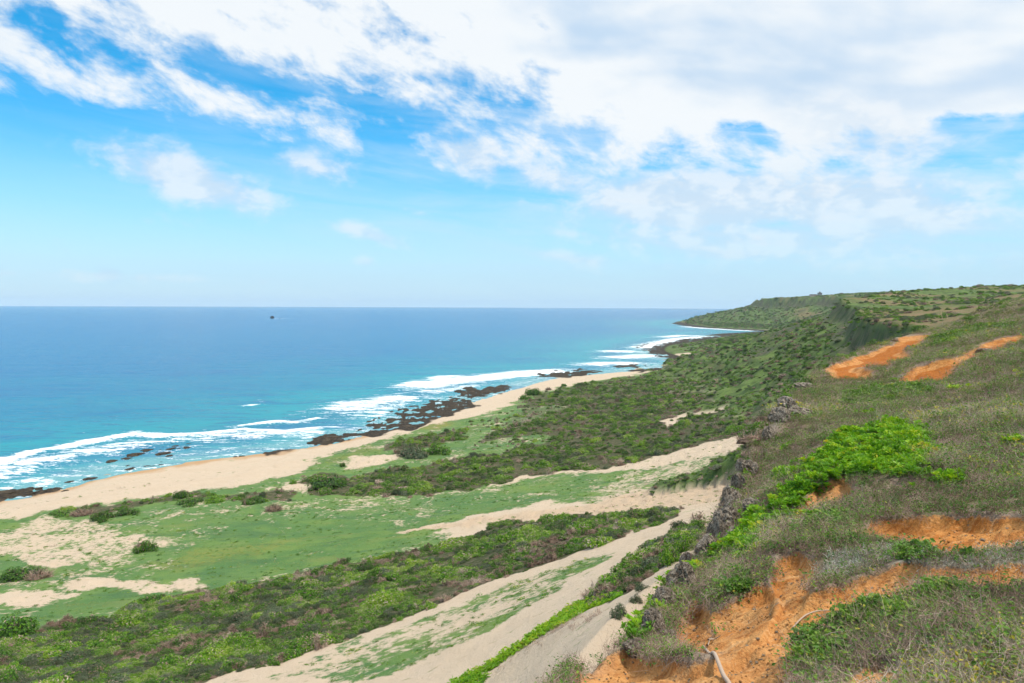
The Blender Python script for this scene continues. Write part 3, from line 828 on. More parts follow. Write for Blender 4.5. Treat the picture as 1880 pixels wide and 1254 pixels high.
# ------------------------------------------------------------------ plant materials
def plant_mat(name, stops, trans=.25, rough=.6, var=.35):
    """colour picked per plant by its tint value, varied leaf by leaf"""
    m, g = new_mat(name)
    at = g.n('ShaderNodeAttribute', attribute_type='INSTANCER', attribute_name='tint')
    lf = g.n('ShaderNodeAttribute', attribute_name='leaf')
    f = g.m('ADD', at.outputs['Fac'], g.m('MULTIPLY', g.m('SUBTRACT', lf.outputs['Fac'], .5), var))
    cr = g.n('ShaderNodeValToRGB', inp={0: f})
    el = cr.color_ramp.elements
    while len(el) > 1: el.remove(el[-1])
    el[0].position = stops[0][0]; el[0].color = (*stops[0][1], 1)
    for p, c in stops[1:]:
        q = el.new(p); q.color = (*c, 1)
    col = cr.outputs[0]
    d = g.n('ShaderNodeBsdfPrincipled', inp={'Base Color': col, 'Roughness': rough, 'Specular IOR Level': .25})
    o = g.n('ShaderNodeOutputMaterial')
    if trans > 0:
        t = g.n('ShaderNodeBsdfTranslucent', inp={'Color': g.mix(1.0, col, (1.5, 1.5, .8), 'MULTIPLY')})
        mx = g.n('ShaderNodeMixShader', inp={0: trans, 1: d.outputs[0], 2: t.outputs[0]})
        g.link(mx.outputs[0], o.inputs[0])
    else: g.link(d.outputs[0], o.inputs[0])
    return m


M_SHRUB = plant_mat('shrub_leaves', [(0, (.042, .085, .020)), (.25, (.060, .145, .020)), (.5, (.100, .235, .018)), (.75, (.165, .33, .022)), (1, (.29, .39, .045))], var=.6)
M_DARK = plant_mat('grey_green_leaves', [(0, (.06, .085, .04)), (.5, (.11, .145, .08)), (1, (.17, .21, .13))])
M_TWIG = plant_mat('dry_twigs', [(0, (.165, .105, .074)), (.35, (.285, .195, .142)), (.7, (.43, .325, .245)), (1, (.57, .475, .375))], 0, .9, .6)
M_PAND = plant_mat('screw_pine_leaves', [(0, (.07, .11, .03)), (.5, (.12, .18, .05)), (1, (.21, .24, .09))], .15)
M_ROS = plant_mat('glossy_rosette_leaves', [(0, (.06, .17, .012)), (.4, (.15, .34, .015)), (.7, (.28, .45, .018)), (.9, (.38, .44, .03)), (1, (.52, .42, .04))], .3, .45, .5)
M_VINE = plant_mat('vine_leaves', [(0, (.06, .14, .025)), (.5, (.13, .26, .035)), (.85, (.22, .33, .05)), (1, (.50, .42, .05))], .3, .5, .5)
M_MAT = plant_mat('grey_mat_leaves', [(0, (.22, .21, .16)), (.5, (.36, .36, .29)), (1, (.50, .51, .43))], .1, .8, .6)
M_GRASS = plant_mat('grass_blades', [(0, (.10, .15, .028)), (.5, (.19, .25, .048)), (.8, (.31, .30, .09)), (1, (.45, .36, .18))], .25, .7, .5)
M_STEM = plant_mat('bark', [(0, (.07, .055, .04)), (1, (.20, .16, .12))], 0, .9, .3)


class MB:
    """collects quads with a material slot and a per-leaf value"""
    def __init__(s): s.v, s.f, s.mi, s.lv, s.n = [], [], [], [], 0

    def add(s, v, f, mi=0, lv=None):
        v = np.asarray(v, float).reshape(-1, 3); f = np.asarray(f, int)
        s.v.append(v); s.f.append(f + s.n); s.mi.append(np.full(len(f), mi)); s.n += len(v)
        s.lv.append(np.full(len(v), .5) if lv is None else np.asarray(lv, float))

    def mesh(s, name, mats, smooth=False):
        me = mesh_from(name, np.concatenate(s.v), np.concatenate(s.f), None, smooth)
        for m in mats: me.materials.append(m)
        me.polygons.foreach_set('material_index', np.concatenate(s.mi).astype(np.int32))
        a = me.attributes.new('leaf', 'FLOAT', 'POINT'); a.data.foreach_set('value', np.concatenate(s.lv).astype(np.float32))
        return me


def unit(v): return v / (np.linalg.norm(v, axis=-1, keepdims=True) + 1e-9)


def leaves(mb, pos, nrm, size, elong, R, mi=0, lv=None, fold=.25):
    """one folded quad per leaf"""
    n = len(pos); nrm = unit(nrm)
    t = unit(np.cross(nrm, R.normal(size=(n, 3)))); b = np.cross(nrm, t)
    L = (np.broadcast_to(size, (n,)) * R.uniform(.7, 1.25, n))[:, None]; W = L * elong
    v = np.stack([pos - t * L * .5, pos + b * W * .5 + nrm * W * fold, pos + t * L * .5, pos - b * W * .5 + nrm * W * fold], 1)
    lv = R.uniform(0, 1, n) if lv is None else lv
    mb.add(v, np.arange(n * 4).reshape(n, 4), mi, np.repeat(lv, 4))


def blades(mb, base, dirs, length, width, droop, R, mi=0, seg=3, lv=None):
    """tapering drooping strips"""
    n = len(base); dirs = unit(dirs)
    side = unit(np.cross(dirs, np.array([0, 0, 1.0]) + R.normal(size=(n, 3)) * .3))
    rows = []
    for k in range(seg + 1):
        t = k / seg
        c = base + dirs * (length * t)[:, None] + np.array([0, 0, -1.0]) * (droop * length * t * t)[:, None]
        w_ = (width * (1 - t * .92) * .5)[:, None] if k else (width * .35)[:, None]
        rows.append(np.stack([c - side * w_, c + side * w_], 1))
    v = np.stack(rows, 1).reshape(n, -1, 3)
    k = (seg + 1) * 2
    f = np.concatenate([np.arange(n)[:, None] * k + np.array([2 * q, 2 * q + 1, 2 * q + 3, 2 * q + 2])[None] for q in range(seg)])
    lv = R.uniform(0, 1, n) if lv is None else lv
    mb.add(v, f, mi, np.repeat(lv, k))


def dome_dirs(n, R, zmin=-.1):
    z = R.uniform(zmin, 1, n); a = R.uniform(0, 2 * np.pi, n); q = np.sqrt(np.maximum(0, 1 - z * z))
    return np.stack([q * np.cos(a), q * np.sin(a), z], 1)


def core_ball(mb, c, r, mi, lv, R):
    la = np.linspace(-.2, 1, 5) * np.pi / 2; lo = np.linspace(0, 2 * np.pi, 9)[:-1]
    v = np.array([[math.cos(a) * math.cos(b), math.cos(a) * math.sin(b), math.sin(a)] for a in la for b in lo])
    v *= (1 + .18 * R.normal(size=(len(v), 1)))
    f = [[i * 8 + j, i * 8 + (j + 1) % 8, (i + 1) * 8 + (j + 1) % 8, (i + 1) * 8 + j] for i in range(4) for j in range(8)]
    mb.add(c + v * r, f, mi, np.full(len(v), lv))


def shrub(name, seed, mats, nleaf=520, lobes=6, leaf=.17, flat=.62, elong=.55, twig=.15, core=.0):
    """rounded shrub about 2 m across, base at z = 0"""
    R = np.random.default_rng(seed); mb = MB()
    cs, rs = [], []
    for k in range(lobes):
        a = R.uniform(0, 2 * np.pi); q = R.uniform(.3, .85) if k else 0
        cs.append((q * math.cos(a) * 1.1, q * math.sin(a) * .9, R.uniform(.0, .42) * flat * (1.2 - q * .7))); rs.append(R.uniform(.24, .48) if k else .52)
    cs, rs = np.array(cs), np.array(rs)
    for c, r in zip(cs, rs): core_ball(mb, c, r * np.array([.62, .62, .62 * flat * 1.3]), 0, core, R)  # low leaf value darkens the cores: shade inside the crown put into colour
    k = R.choice(lobes, nleaf * 2, p=rs ** 2 / (rs ** 2).sum()); d = dome_dirs(nleaf * 2, R, -.25)
    pos = cs[k] + d * rs[k][:, None] * np.array([1, 1, flat * 1.35]) * R.uniform(.74, 1.14, (nleaf * 2, 1))
    ins = np.zeros(len(pos), bool)
    for c, r in zip(cs, rs): ins |= (((pos - c) / (r * np.array([1, 1, flat * 1.35]))) ** 2).sum(1) < .62
    pos, d = pos[~ins & (pos[:, 2] > -.05)][:nleaf], d[~ins & (pos[:, 2] > -.05)][:nleaf]
    nr = d * .7 + np.array([0, 0, .6]) + R.normal(size=d.shape) * .45
    dry = R.uniform(size=len(pos)) < twig
    lob = R.uniform(-.28, .28, lobes)[k[:len(pos)]]
    leaves(mb, pos[~dry], nr[~dry], leaf, elong, R, 0, np.clip(R.uniform(.15, .85, (~dry).sum()) + lob[~dry], 0, 1))
    if dry.any(): leaves(mb, pos[dry], nr[dry], leaf * 1.1, elong * .6, R, 1, R.uniform(0, 1, dry.sum()))
    for j in range(5):                                          # stems at the foot
        a = R.uniform(0, 6.28); b = np.array([[.12 * math.cos(a), .12 * math.sin(a), -.15]])
        blades(mb, b, np.array([[math.cos(a) * .6, math.sin(a) * .6, 1]]), np.array([.7]), np.array([.06]), np.array([0.0]), R, 1)
    return mb.mesh(name, mats)


def dry_shrub(name, seed, n=420):
    """leafless grey-brown thicket"""
    R = np.random.default_rng(seed); mb = MB()
    a = R.uniform(0, 2 * np.pi, n); q = np.sqrt(R.uniform(0, 1, n)) * .75
    base = np.stack([q * np.cos(a), q * np.sin(a), R.uniform(-.05, .35, n) * (1 - q)], 1)
    d = base * np.array([1, 1, .3]) + R.normal(size=(n, 3)) * .45 + np.array([0, 0, .65])
    blades(mb, base, d, R.uniform(.3, .62, n), R.uniform(.02, .05, n), R.uniform(0, .35, n), R, 0, 2)
    core_ball(mb, np.zeros(3), np.array([.72, .72, .34]), 0, 0.0, R)  # core in the darkest twig tone, painted as shade between the stalks
    m_ = R.uniform(size=90)
    p = dome_dirs(90, R, 0) * np.array([.85, .85, .55]) * R.uniform(.8, 1, (90, 1))
    leaves(mb, p, p + R.normal(size=p.shape) * .4, .11, .5, R, 1, m_)
    return mb.mesh(name, [M_TWIG, M_DARK])


def screw_pine(name, seed, heads=9, dead=.45):
    """strappy rosettes on stubby trunks over skirts of dead leaves"""
    R = np.random.default_rng(seed); mb = MB()
    for h in range(heads):
        a = R.uniform(0, 6.28); q = R.uniform(0, .7) if h else 0
        top = np.array([q * math.cos(a), q * math.sin(a), R.uniform(.35, .85) * (1 - .35 * q)])
        isd = R.uniform() < dead
        n = 16
        d = dome_dirs(n, R, .05); d[:, 2] += .25
        blades(mb, np.repeat(top[None], n, 0), d, R.uniform(.38, .6, n), np.full(n, .05), R.uniform(.25, .7, n), R, 1 if isd else 0, 3)
        n = 14
        d = dome_dirs(n, R, -.6); d[:, 2] -= .2
        blades(mb, np.repeat(top[None] - [0, 0, .06], n, 0), d, R.uniform(.3, .5, n), np.full(n, .05), R.uniform(.6, 1.1, n), R, 1, 3)
        f_ = np.array([top[0] * .5, top[1] * .5, -.2]); dd = (top - f_)[None]
        for ang in (0, 1.57):
            blades(mb, f_[None], dd, np.array([np.linalg.norm(dd)]), np.array([.10]), np.array([0.0]), R, 1, 2)
    return mb.mesh(name, [M_PAND, M_TWIG])


def tuft(name, seed, mats, n=46, spread=.5, ln=(.35, .9), wd=.020, lean=.7, droop=.5, extra=0):
    """tangle of dry stalks, unit size"""
    R = np.random.default_rng(seed); mb = MB()
    a = R.uniform(0, 6.28, n); q = np.sqrt(R.uniform(0, 1, n)) * spread
    base = np.stack([q * np.cos(a), q * np.sin(a), np.full(n, -.06)], 1)
    d = R.normal(size=(n, 3)) * lean + np.array([0, 0, .8]); d[:, 2] = np.abs(d[:, 2])
    blades(mb, base, d, R.uniform(*ln, n), np.full(n, wd), R.uniform(0, droop, n), R, 0, 2)
    if extra:
        p = np.concatenate([R.normal(size=(extra, 2)) * spread * .6, R.uniform(.05, .4, (extra, 1))], 1)
        leaves(mb, p, R.normal(size=p.shape) * .5 + [0, 0, 1], .16, .6, R, 1)
    return mb.mesh(name, mats)


def vine_clump(name, seed, mats, n=70, size=.16, h=.3, spread=.5, elong=.75, stalks=14):
    R = np.random.default_rng(seed); mb = MB()
    p = R.normal(size=(n, 2)) * spread * .55
    z = h * R.uniform(.25, 1, n) * np.exp(-(p ** 2).sum(1) / (spread ** 2) * .8)
    pos = np.concatenate([p, z[:, None]], 1)
    leaves(mb, pos, R.normal(size=pos.shape) * .55 + [0, 0, 1], size, elong, R, 0)
    if stalks:
        b = np.concatenate([R.normal(size=(stalks, 2)) * spread * .5, np.full((stalks, 1), .02)], 1)
        d = R.normal(size=(stalks, 3)) + [0, 0, .5]; d[:, 2] = np.abs(d[:, 2]) * .6
        blades(mb, b, d, R.uniform(.3, .8, stalks), np.full(stalks, .018), R.uniform(.1, .6, stalks), R, 1, 2)
    return mb.mesh(name, mats)


def rosette(name, seed, heads=4, n=13):
    """paddle-leaved rosettes on short stalks"""
    R = np.random.default_rng(seed); mb = MB()
    for h in range(heads):
        c = np.array([*(R.normal(size=2) * .30), R.uniform(.06, .30)])
        a = np.arange(n) * 2.4 + R.uniform(0, 6); e = R.uniform(.15, 1.1, n)
        d = np.stack([np.cos(a) * np.cos(e), np.sin(a) * np.cos(e), np.sin(e)], 1)
        L = R.uniform(.20, .30, n)[:, None]; sd = unit(np.cross(d, [0, 0, 1.0])); nn = np.cross(sd, d)
        v = np.stack([c + d * L * .1, c + d * L * .75 + sd * L * .27 + nn * .02, c + d * L + nn * -.02, c + d * L * .75 - sd * L * .27 + nn * .02], 1)
        lv = np.clip(R.uniform(.1, .75, n) + (e < .3) * .25, 0, 1)
        mb.add(v, np.arange(n * 4).reshape(n, 4), 0, np.repeat(lv, 4))
    n2 = 20
    p = np.concatenate([R.normal(size=(n2, 2)) * .3, R.uniform(.0, .15, (n2, 1))], 1)
    leaves(mb, p, R.normal(size=p.shape) * .6 + [0, 0, 1], .18, .5, R, 0, R.uniform(0, .25, n2))
    return mb.mesh(name, [M_ROS, M_TWIG])


# ------------------------------------------------------------------ scattering
def scatter_object(name, protos, pts, label, category=None, up_tilt=.15, seed=1):
    """one uncountable mass: points that carry copies of a few plant meshes (pts: x,y,z,size,tint,proto)"""
    pts = np.asarray(pts, float)
    if not len(pts): return None
    R = np.random.default_rng(seed)
    me = bpy.data.meshes.new(name)
    me.vertices.add(len(pts)); me.vertices.foreach_set('co', pts[:, :3].astype(np.float32).ravel())
    rot = np.stack([R.normal(size=len(pts)) * up_tilt, R.normal(size=len(pts)) * up_tilt, R.uniform(0, 6.28, len(pts))], 1)
    scl = pts[:, 3:4] * R.uniform(.72, 1.32, (len(pts), 3))
    for nm, tp, key, arr in (('rot', 'FLOAT_VECTOR', 'vector', rot), ('scl', 'FLOAT_VECTOR', 'vector', scl), ('tint', 'FLOAT', 'value', pts[:, 4]), ('pick', 'INT', 'value', pts[:, 5])):
        a = me.attributes.new(nm, tp, 'POINT')
        a.data.foreach_set(key, arr.astype(np.int32 if tp == 'INT' else np.float32).ravel())
    o = link(name, me, kind='stuff', label=label)
    if category: o['category'] = category
    col = bpy.data.collections.new(name + '_shapes')
    for i, p in enumerate(protos):
        po = bpy.data.objects.new('%s_shape_%02d' % (name, i), p); col.objects.link(po)
    ng = bpy.data.node_groups.new(name, 'GeometryNodeTree')
    ng.interface.new_socket('Geometry', in_out='INPUT', socket_type='NodeSocketGeometry')
    ng.interface.new_socket('Geometry', in_out='OUTPUT', socket_type='NodeSocketGeometry')
    N = ng.nodes.new; K = ng.links.new
    gi, go = N('NodeGroupInput'), N('NodeGroupOutput')
    ci = N('GeometryNodeCollectionInfo'); ci.inputs['Collection'].default_value = col
    ci.inputs['Separate Children'].default_value = True; ci.inputs['Reset Children'].default_value = True
    ip = N('GeometryNodeInstanceOnPoints'); ip.inputs['Pick Instance'].default_value = True

    def named(nm, tp):
        q = N('GeometryNodeInputNamedAttribute'); q.data_type = tp; q.inputs[0].default_value = nm
        return next(s_ for s_ in q.outputs if s_.enabled and s_.name == 'Attribute')
    er = N('FunctionNodeEulerToRotation'); K(named('rot', 'FLOAT_VECTOR'), er.inputs[0])
    K(gi.outputs[0], ip.inputs['Points']); K(ci.outputs[0], ip.inputs['Instance'])
    K(named('pick', 'INT'), ip.inputs['Instance Index']); K(er.outputs[0], ip.inputs['Rotation']); K(named('scl', 'FLOAT_VECTOR'), ip.inputs['Scale'])
    K(ip.outputs[0], go.inputs[0])
    md = o.modifiers.new('plants', 'NODES'); md.node_group = ng
    return o


def candidates(n, r0, r1, p, th0=-44, th1=42, seed=1):
    """random ground points, density falling with distance as r^-p"""
    R = np.random.default_rng(seed); u = R.uniform(0, 1, n); e = 2 - p
    r = np.exp(np.log(r0) + u * np.log(r1 / r0)) if abs(e) < 1e-6 else (r0 ** e + u * (r1 ** e - r0 ** e)) ** (1 / e)
    t = np.radians(R.uniform(th0, th1, n))
    return r * np.sin(t), r * np.cos(t), r, R


def pack(m, x, y, z, size, tint, pick):
    return np.stack([x[m], y[m], z[m], size[m], tint[m], pick[m]], 1)


SHRUBS = [shrub('leafy_shrub', 1, [M_SHRUB, M_TWIG]), shrub('leafy_shrub', 2, [M_SHRUB, M_TWIG], lobes=8, flat=.55), shrub('leafy_shrub', 3, [M_SHRUB, M_TWIG], lobes=5, twig=.3),
          shrub('grey_green_shrub', 4, [M_DARK, M_TWIG], leaf=.15, twig=.08), shrub('grey_green_shrub', 5, [M_DARK, M_TWIG], lobes=8, leaf=.15, twig=.2),
          dry_shrub('dry_shrub', 6), dry_shrub('dry_shrub', 7), screw_pine('screw_pine', 8), screw_pine('screw_pine', 9, 11, .7)]


def low_scrub():
    x, y, r, R = candidates(80000, 50, 900, 1.6, -44, 34, 5)
    f = fields(x, y); n = len(x)
    n1 = fbm(x, y, 7, 3, 81); n2 = fbm(x, y, 22, 3, 85); n3 = fbm(x, y, 5, 2, 89); n4 = fbm(x, y, 11, 3, 93)
    dens = f['scrub'] * sstep(n2 * .5 + n1 * .5, -.40, .05) * sstep(r, 900, 650)
    m = R.uniform(size=n) < dens
    big = sstep(n3 + .5 * n1, .05, .5)
    size = (.50 + .35 * R.uniform(size=n) + 1.25 * big * R.uniform(.4, 1, n)) * np.clip((r / 110) ** .34, .85, 1.9)
    tint = np.clip(.44 + .85 * n1 + .35 * n4 + .12 * R.normal(size=n), 0, 1)
    u = .5 + .9 * n4 + .5 * n2 + .16 * R.normal(size=n)          # species grow in patches
    v = .5 + 1.0 * n1 + .2 * R.normal(size=n)
    pick = np.select([u < .25, u < .60, v < .44], [R.integers(5, 9, n), R.integers(0, 3, n), R.integers(3, 5, n)], R.integers(0, 3, n))
    edge = sstep(f['scrub'], .97, .5)
    pick = np.where((R.uniform(size=n) < edge * .40), R.integers(5, 9, n), pick)
    size = np.where(pick >= 5, size * .85, size)
    return pack(m, x, y, f['z'] - .05, size, tint, pick)


SCRUB = low_scrub()
rS = np.hypot(SCRUB[:, 0], SCRUB[:, 1])
print('scrub', len(SCRUB))
app = np.where((SCRUB[:, 1] < 150) & (rS < 170), SCRUB[:, 3] / rS, 0)
vis = np.abs(SCRUB[:, 0]) < SCRUB[:, 1] * .76
top = np.argsort(-app * vis)[:150]
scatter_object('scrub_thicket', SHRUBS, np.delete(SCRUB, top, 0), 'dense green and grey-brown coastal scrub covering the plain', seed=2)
for q in SCRUB[top]:
    k_ = int(q[5]); o = link(['leafy_shrub', 'grey_green_shrub', 'dry_shrub', 'screw_pine'][0 if k_ < 3 else 1 if k_ < 5 else 2 if k_ < 7 else 3], SHRUBS[k_])
    o.location = q[:3]; o.scale = q[3] * np.array([1, 1, 1]) * random.uniform(.95, 1.15); o.rotation_euler = (0, 0, random.uniform(0, 6.28)); o['tint'] = float(q[4])
    u_ = q[0] / q[1]
    tone = 'dark green' if q[4] < .3 else 'bright yellow-green' if q[4] > .68 else 'mid-green'
    big_ = 'large ' if q[3] > 1.35 else 'small ' if q[3] < .95 else ''
    o['label'] = big_ + [tone + ' rounded shrub', 'grey-green shrub', 'leafless grey-brown shrub', 'shaggy screw pine'][0 if k_ < 3 else 1 if k_ < 5 else 2 if k_ < 7 else 3] + ' in the ' + ('left part' if u_ < -.4 else 'middle' if u_ < -.05 else 'right part') + ' of the thicket, ' + ('near the sand path' if np.hypot(q[0], q[1]) < 96 else 'towards the meadow')
    o['category'] = 'shrub'; o['group'] = 'shrubs of the thicket above the sand path'


def hillside():
    x, y, r, R = candidates(80000, 34, 2700, 1.95, -5, 44, 15)
    x2, y2, r2, _ = candidates(24000, 1200, 2750, 1.0, 10, 34, 16)
    x, y, r = np.concatenate([x, x2]), np.concatenate([y, y2]), np.concatenate([r, r2])
    f = fields(x, y)
    n1 = fbm(x, y, 40, 4, 91); n2 = fbm(x, y, 90, 3, 95)
    d_face = f['face'] * .85 * sstep(r, 34, 60)
    d_low = f['lowm'] * np.maximum(f['scrub'] * sstep(r, 600, 850), sstep(r, 900, 1100)) * .8
    d_hi = f['hi'] * sstep(r, 115, 150) * sstep(n1 + .3 * n2, -.08, .28) * .85
    dens = np.clip(d_face + d_low + d_hi, 0, 1) * sstep(n1, -.5, -.1)
    dens *= (f['reef'] < .1) * (f['z'] > 2.5)
    cliff = sstep(f['s'], .2, 2) * (1 - sstep(f['s'] / (6 + .008 * r), .8, 1.6))
    dens *= (1 - .85 * cliff) * (1 - f['tan']) * (1 - .8 * f['face'] * sstep(fbm(x, y, 42, 4, 59, .6), .16, .34))
    m = R.uniform(size=len(x)) < dens
    size = (.55 + .9 * R.uniform(size=len(x)) ** 3) * np.clip((r / 200) ** .66, .8, 4.2)
    tint = np.clip(.46 + .5 * n1 + .14 * R.normal(size=len(x)), 0, 1)
    u = R.uniform(size=len(x))
    pick = np.select([u < .62, u < .82], [R.integers(0, 3, len(x)), R.integers(3, 5, len(x))], R.integers(5, 7, len(x)))
    pts = pack(m, x, y, f['z'] - .1, size, tint, pick)
    pts[:, 3] = np.minimum(pts[:, 3], 4.5)
    return pts


H_ = hillside(); print('hill', len(H_))
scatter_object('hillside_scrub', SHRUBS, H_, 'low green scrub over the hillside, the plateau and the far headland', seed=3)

CREEP = [vine_clump('creeper', 31, [M_VINE, M_TWIG], 40, .20, .16, .5, .7, 4), vine_clump('creeper', 32, [M_VINE, M_TWIG], 26, .22, .14, .55, .6, 6), tuft('grass_tuft', 33, [M_GRASS, M_TWIG], 30, .5, (.25, .5), .03, .9), tuft('dry_tuft', 34, [M_TWIG, M_VINE], 40, .6, (.3, .7), .035, 1.1, .5)]


def sand_creepers():
    x, y, r, R = candidates(95000, 38, 360, 1.5, -44, 34, 25)
    f = fields(x, y)
    n1 = fbm(x, y, 3.2, 4, 101, .6); n2 = fbm(x, y, 12, 3, 105)
    sp = f['grass']
    ns = (1 - sstep(f['scrub'], .2, .6))
    dens = sstep(sp, .06, .5) * sstep(n1 + .4 * n2, -.05, .18) * sstep(sp, 1.15, .35) * ns * .75
    mead = sstep(sp, .45, .9) * ns * (.25 + .6 * sstep(n2 + .5 * n1, -.1, .35))
    dens = np.maximum(dens, mead)
    dens = np.maximum(dens, .28 * sstep(f['nograss'], .1, .4) * sstep(n1 + .3 * n2, .02, .22) * f['lowm'] * (r < 260) * ns)
    m = (R.uniform(size=len(x)) < dens) & (f['lo'] > 2.2)
    size = R.uniform(.3, .75, len(x)) * np.clip((r / 80) ** .55, .8, 1.6)
    tint = np.clip(.45 + .3 * n2 + .15 * R.normal(size=len(x)), 0, 1)
    size = np.where(mead > .3, size * .8, size)
    pick = np.where(R.uniform(size=len(x)) < mead * 1.2, 2, R.integers(0, 3, len(x)))
    pick = np.where((R.uniform(size=len(x)) < .4 * sstep(f['nograss'], .1, .4)), 3, pick)
    return pack(m, x, y, f['z'] - .01, size, tint, pick)


c_ = sand_creepers(); print('creepers', len(c_))
scatter_object('sand_creepers', CREEP, c_, 'small green creepers and tufts dotted over the pale sand', up_tilt=.1, seed=4)

def dune_succulents():
    x, y, r, R = candidates(26000, 38, 110, 1.6, -12, 16, 45)
    f = fields(x, y); n1 = fbm(x, y, 3, 3, 131)
    m = R.uniform(size=len(x)) < sstep(f['succ'] + .4 * n1, .4, .7)
    a = pack(m, x, y, f['z'] - .03, R.uniform(.35, .6, len(x)), np.clip(.66 + .25 * n1 - .35 * sstep(r, 52, 45) + .12 * R.normal(size=len(x)), 0, 1), R.integers(0, 2, len(x)))
    m = ~m & (R.uniform(size=len(x)) < sstep(f['succdry'] + .4 * n1, .3, .9) * .5)
    return a, pack(m, x, y, f['z'] - .02, R.uniform(.3, .6, len(x)), np.clip(.4 + .2 * R.normal(size=len(x)), 0, 1), np.zeros(len(x)))


a_, b_ = dune_succulents(); print('succ', len(a_), len(b_))
scatter_object('dune_succulents', [rosette('rosette', 61), rosette('rosette', 62, 5, 10)], a_, 'band of yellow-green mat plants along the sand path', up_tilt=.2, seed=14)
scatter_object('dry_stalks', [tuft('dry_tuft', 63, [M_TWIG, M_VINE], 40, .6, (.3, .9), .03, .9, .5)], b_, 'thin grey dry stalks on the sand below the mat plants', up_tilt=.2, seed=15)

NEARV = [tuft('dry_tuft', 41, [M_TWIG, M_VINE], 44, .7, (.3, .9), .020, 1.5, .35, 4), tuft('dry_tuft', 42, [M_TWIG, M_VINE], 34, .8, (.4, 1.5), .016, 2.2, .25), tuft('dry_tuft', 43, [M_TWIG, M_VINE], 40, .6, (.3, .8), .020, 1.2, .5, 26),
         vine_clump('vine', 44, [M_VINE, M_TWIG]), vine_clump('vine', 45, [M_VINE, M_TWIG], 50, .2, .35, .5, .8, 22), vine_clump('vine', 46, [M_VINE, M_TWIG], 90, .12, .25, .6, .6, 10),
         rosette('rosette', 47), rosette('rosette', 48, 5, 12),
         tuft('grey_mat', 49, [M_MAT, M_MAT], 60, .6, (.15, .4), .035, 1.2, .3), tuft('grass_tuft', 50, [M_GRASS, M_TWIG], 44, .45, (.3, .7), .02, .7, .5)]


def near_slope():
    out = {}
    x, y, r, R = candidates(170000, 5.5, 150, 1.5, -3, 44, 35)
    f = fields(x, y)
    on = np.clip(f['hi'] + f['face'] * sstep(r, 110, 70) * .8, 0, 1) * sstep(r, 150, 115)
    n1 = fbm(x, y, 2.2, 4, 111, .6); n2 = fbm(x, y, 9, 3, 115); n3 = fbm(x, y, 1.0, 3, 119)
    bare = np.clip(sstep(f['orange'] + .40 * n3, .02, .24), 0, 1)
    lime = np.clip(f['lime'] + sstep(f['s'], .15, .6) * sstep(f['s'], 9, 5) * f['face'] * .55, 0, 1)
    u = R.uniform(size=len(x))
    k = np.clip((r / 12) ** .42, .75, 2.6)
    gap = sstep(n1 * .7 + n3 * .5 + .35 * n2, -.42, -.12)
    live = on * (1 - bare) * (1 - .5 * lime) * (f['lowm'] < .5) * (.25 + .75 * gap)
    bright = sstep(f['bright'] * .80 + 1.2 * n1 + .8 * n3 - .04 - .22 * (f['bright'] < .03), .34, .68)
    vine = sstep(f['vine'] * .85 + 1.0 * n1 + .5 * n2 + .45 * n3, .40, .72)
    grey = sstep(f['greyg'] + .4 * n3, .35, .6)
    z = f['z']
    sel_b = u < bright * .95
    sel_v = ~sel_b & (u < vine * .8)
    sel_g = ~sel_b & ~sel_v & (u < grey * .6)
    rest = ~sel_b & ~sel_v & ~sel_g
    grassy = rest & (R.uniform(size=len(x)) < .05 + .55 * sstep(n2 + .9 * n1 + .3 * n3, .12, .45) + .08 * sstep(r, 25, 60))
    dry = rest & ~grassy
    keep = R.uniform(size=len(x)) < live
    zz = z - .02
    out['rosette'] = pack(sel_b & keep & (R.uniform(size=len(x)) < .8), x, y, zz, .42 * k * R.uniform(.6, 1.3, len(x)), np.clip(.46 + .45 * n3 + .18 * R.normal(size=len(x)), 0, 1), R.integers(6, 8, len(x)))
    out['vine'] = pack(sel_v & keep, x, y, zz, .36 * k * R.uniform(.5, 1.5, len(x)), np.clip(.45 + .3 * n2 + .15 * R.normal(size=len(x)), 0, 1), R.integers(3, 6, len(x)))
    out['grey'] = pack(sel_g & keep, x, y, zz, .32 * k * R.uniform(.6, 1.2, len(x)), np.clip(.5 + .2 * R.normal(size=len(x)), 0, 1), np.full(len(x), 8))
    dt = np.clip(.42 + .9 * n2 + .7 * n1 + .18 * R.normal(size=len(x)), 0, 1)
    out['dry'] = pack(dry & keep, x, y, zz, .34 * k * R.uniform(.5, 1.3, len(x)) * (1 + .6 * np.clip(n2, -.5, .6)), dt, R.integers(0, 3, len(x)))
    out['grass'] = pack(grassy & keep, x, y, zz, .36 * k * R.uniform(.6, 1.2, len(x)), np.clip(.45 + .3 * n1 + .2 * R.normal(size=len(x)), 0, 1), np.full(len(x), 9))
    return out


nv = near_slope(); print({k_: len(v_) for k_, v_ in nv.items()})
scatter_object('dry_undergrowth', NEARV, nv['dry'], 'tangled grey-brown dry stalks covering the near slope', up_tilt=.25, seed=5)
scatter_object('slope_grass', NEARV, nv['grass'], 'thin green and straw grass among the dry stalks on the near slope', up_tilt=.2, seed=6)
scatter_object('rosette_shrubs', NEARV, nv['rosette'], 'bright yellow-green rosette shrubs spreading down the near slope', up_tilt=.3, seed=7)
scatter_object('creeping_vines', NEARV, nv['vine'], 'mid-green creeping vines over the near slope', up_tilt=.25, seed=8)
scatter_object('grey_mat_plants', NEARV, nv['grey'], 'silvery grey-green mat plants beside the red earth', up_tilt=.2, seed=9)

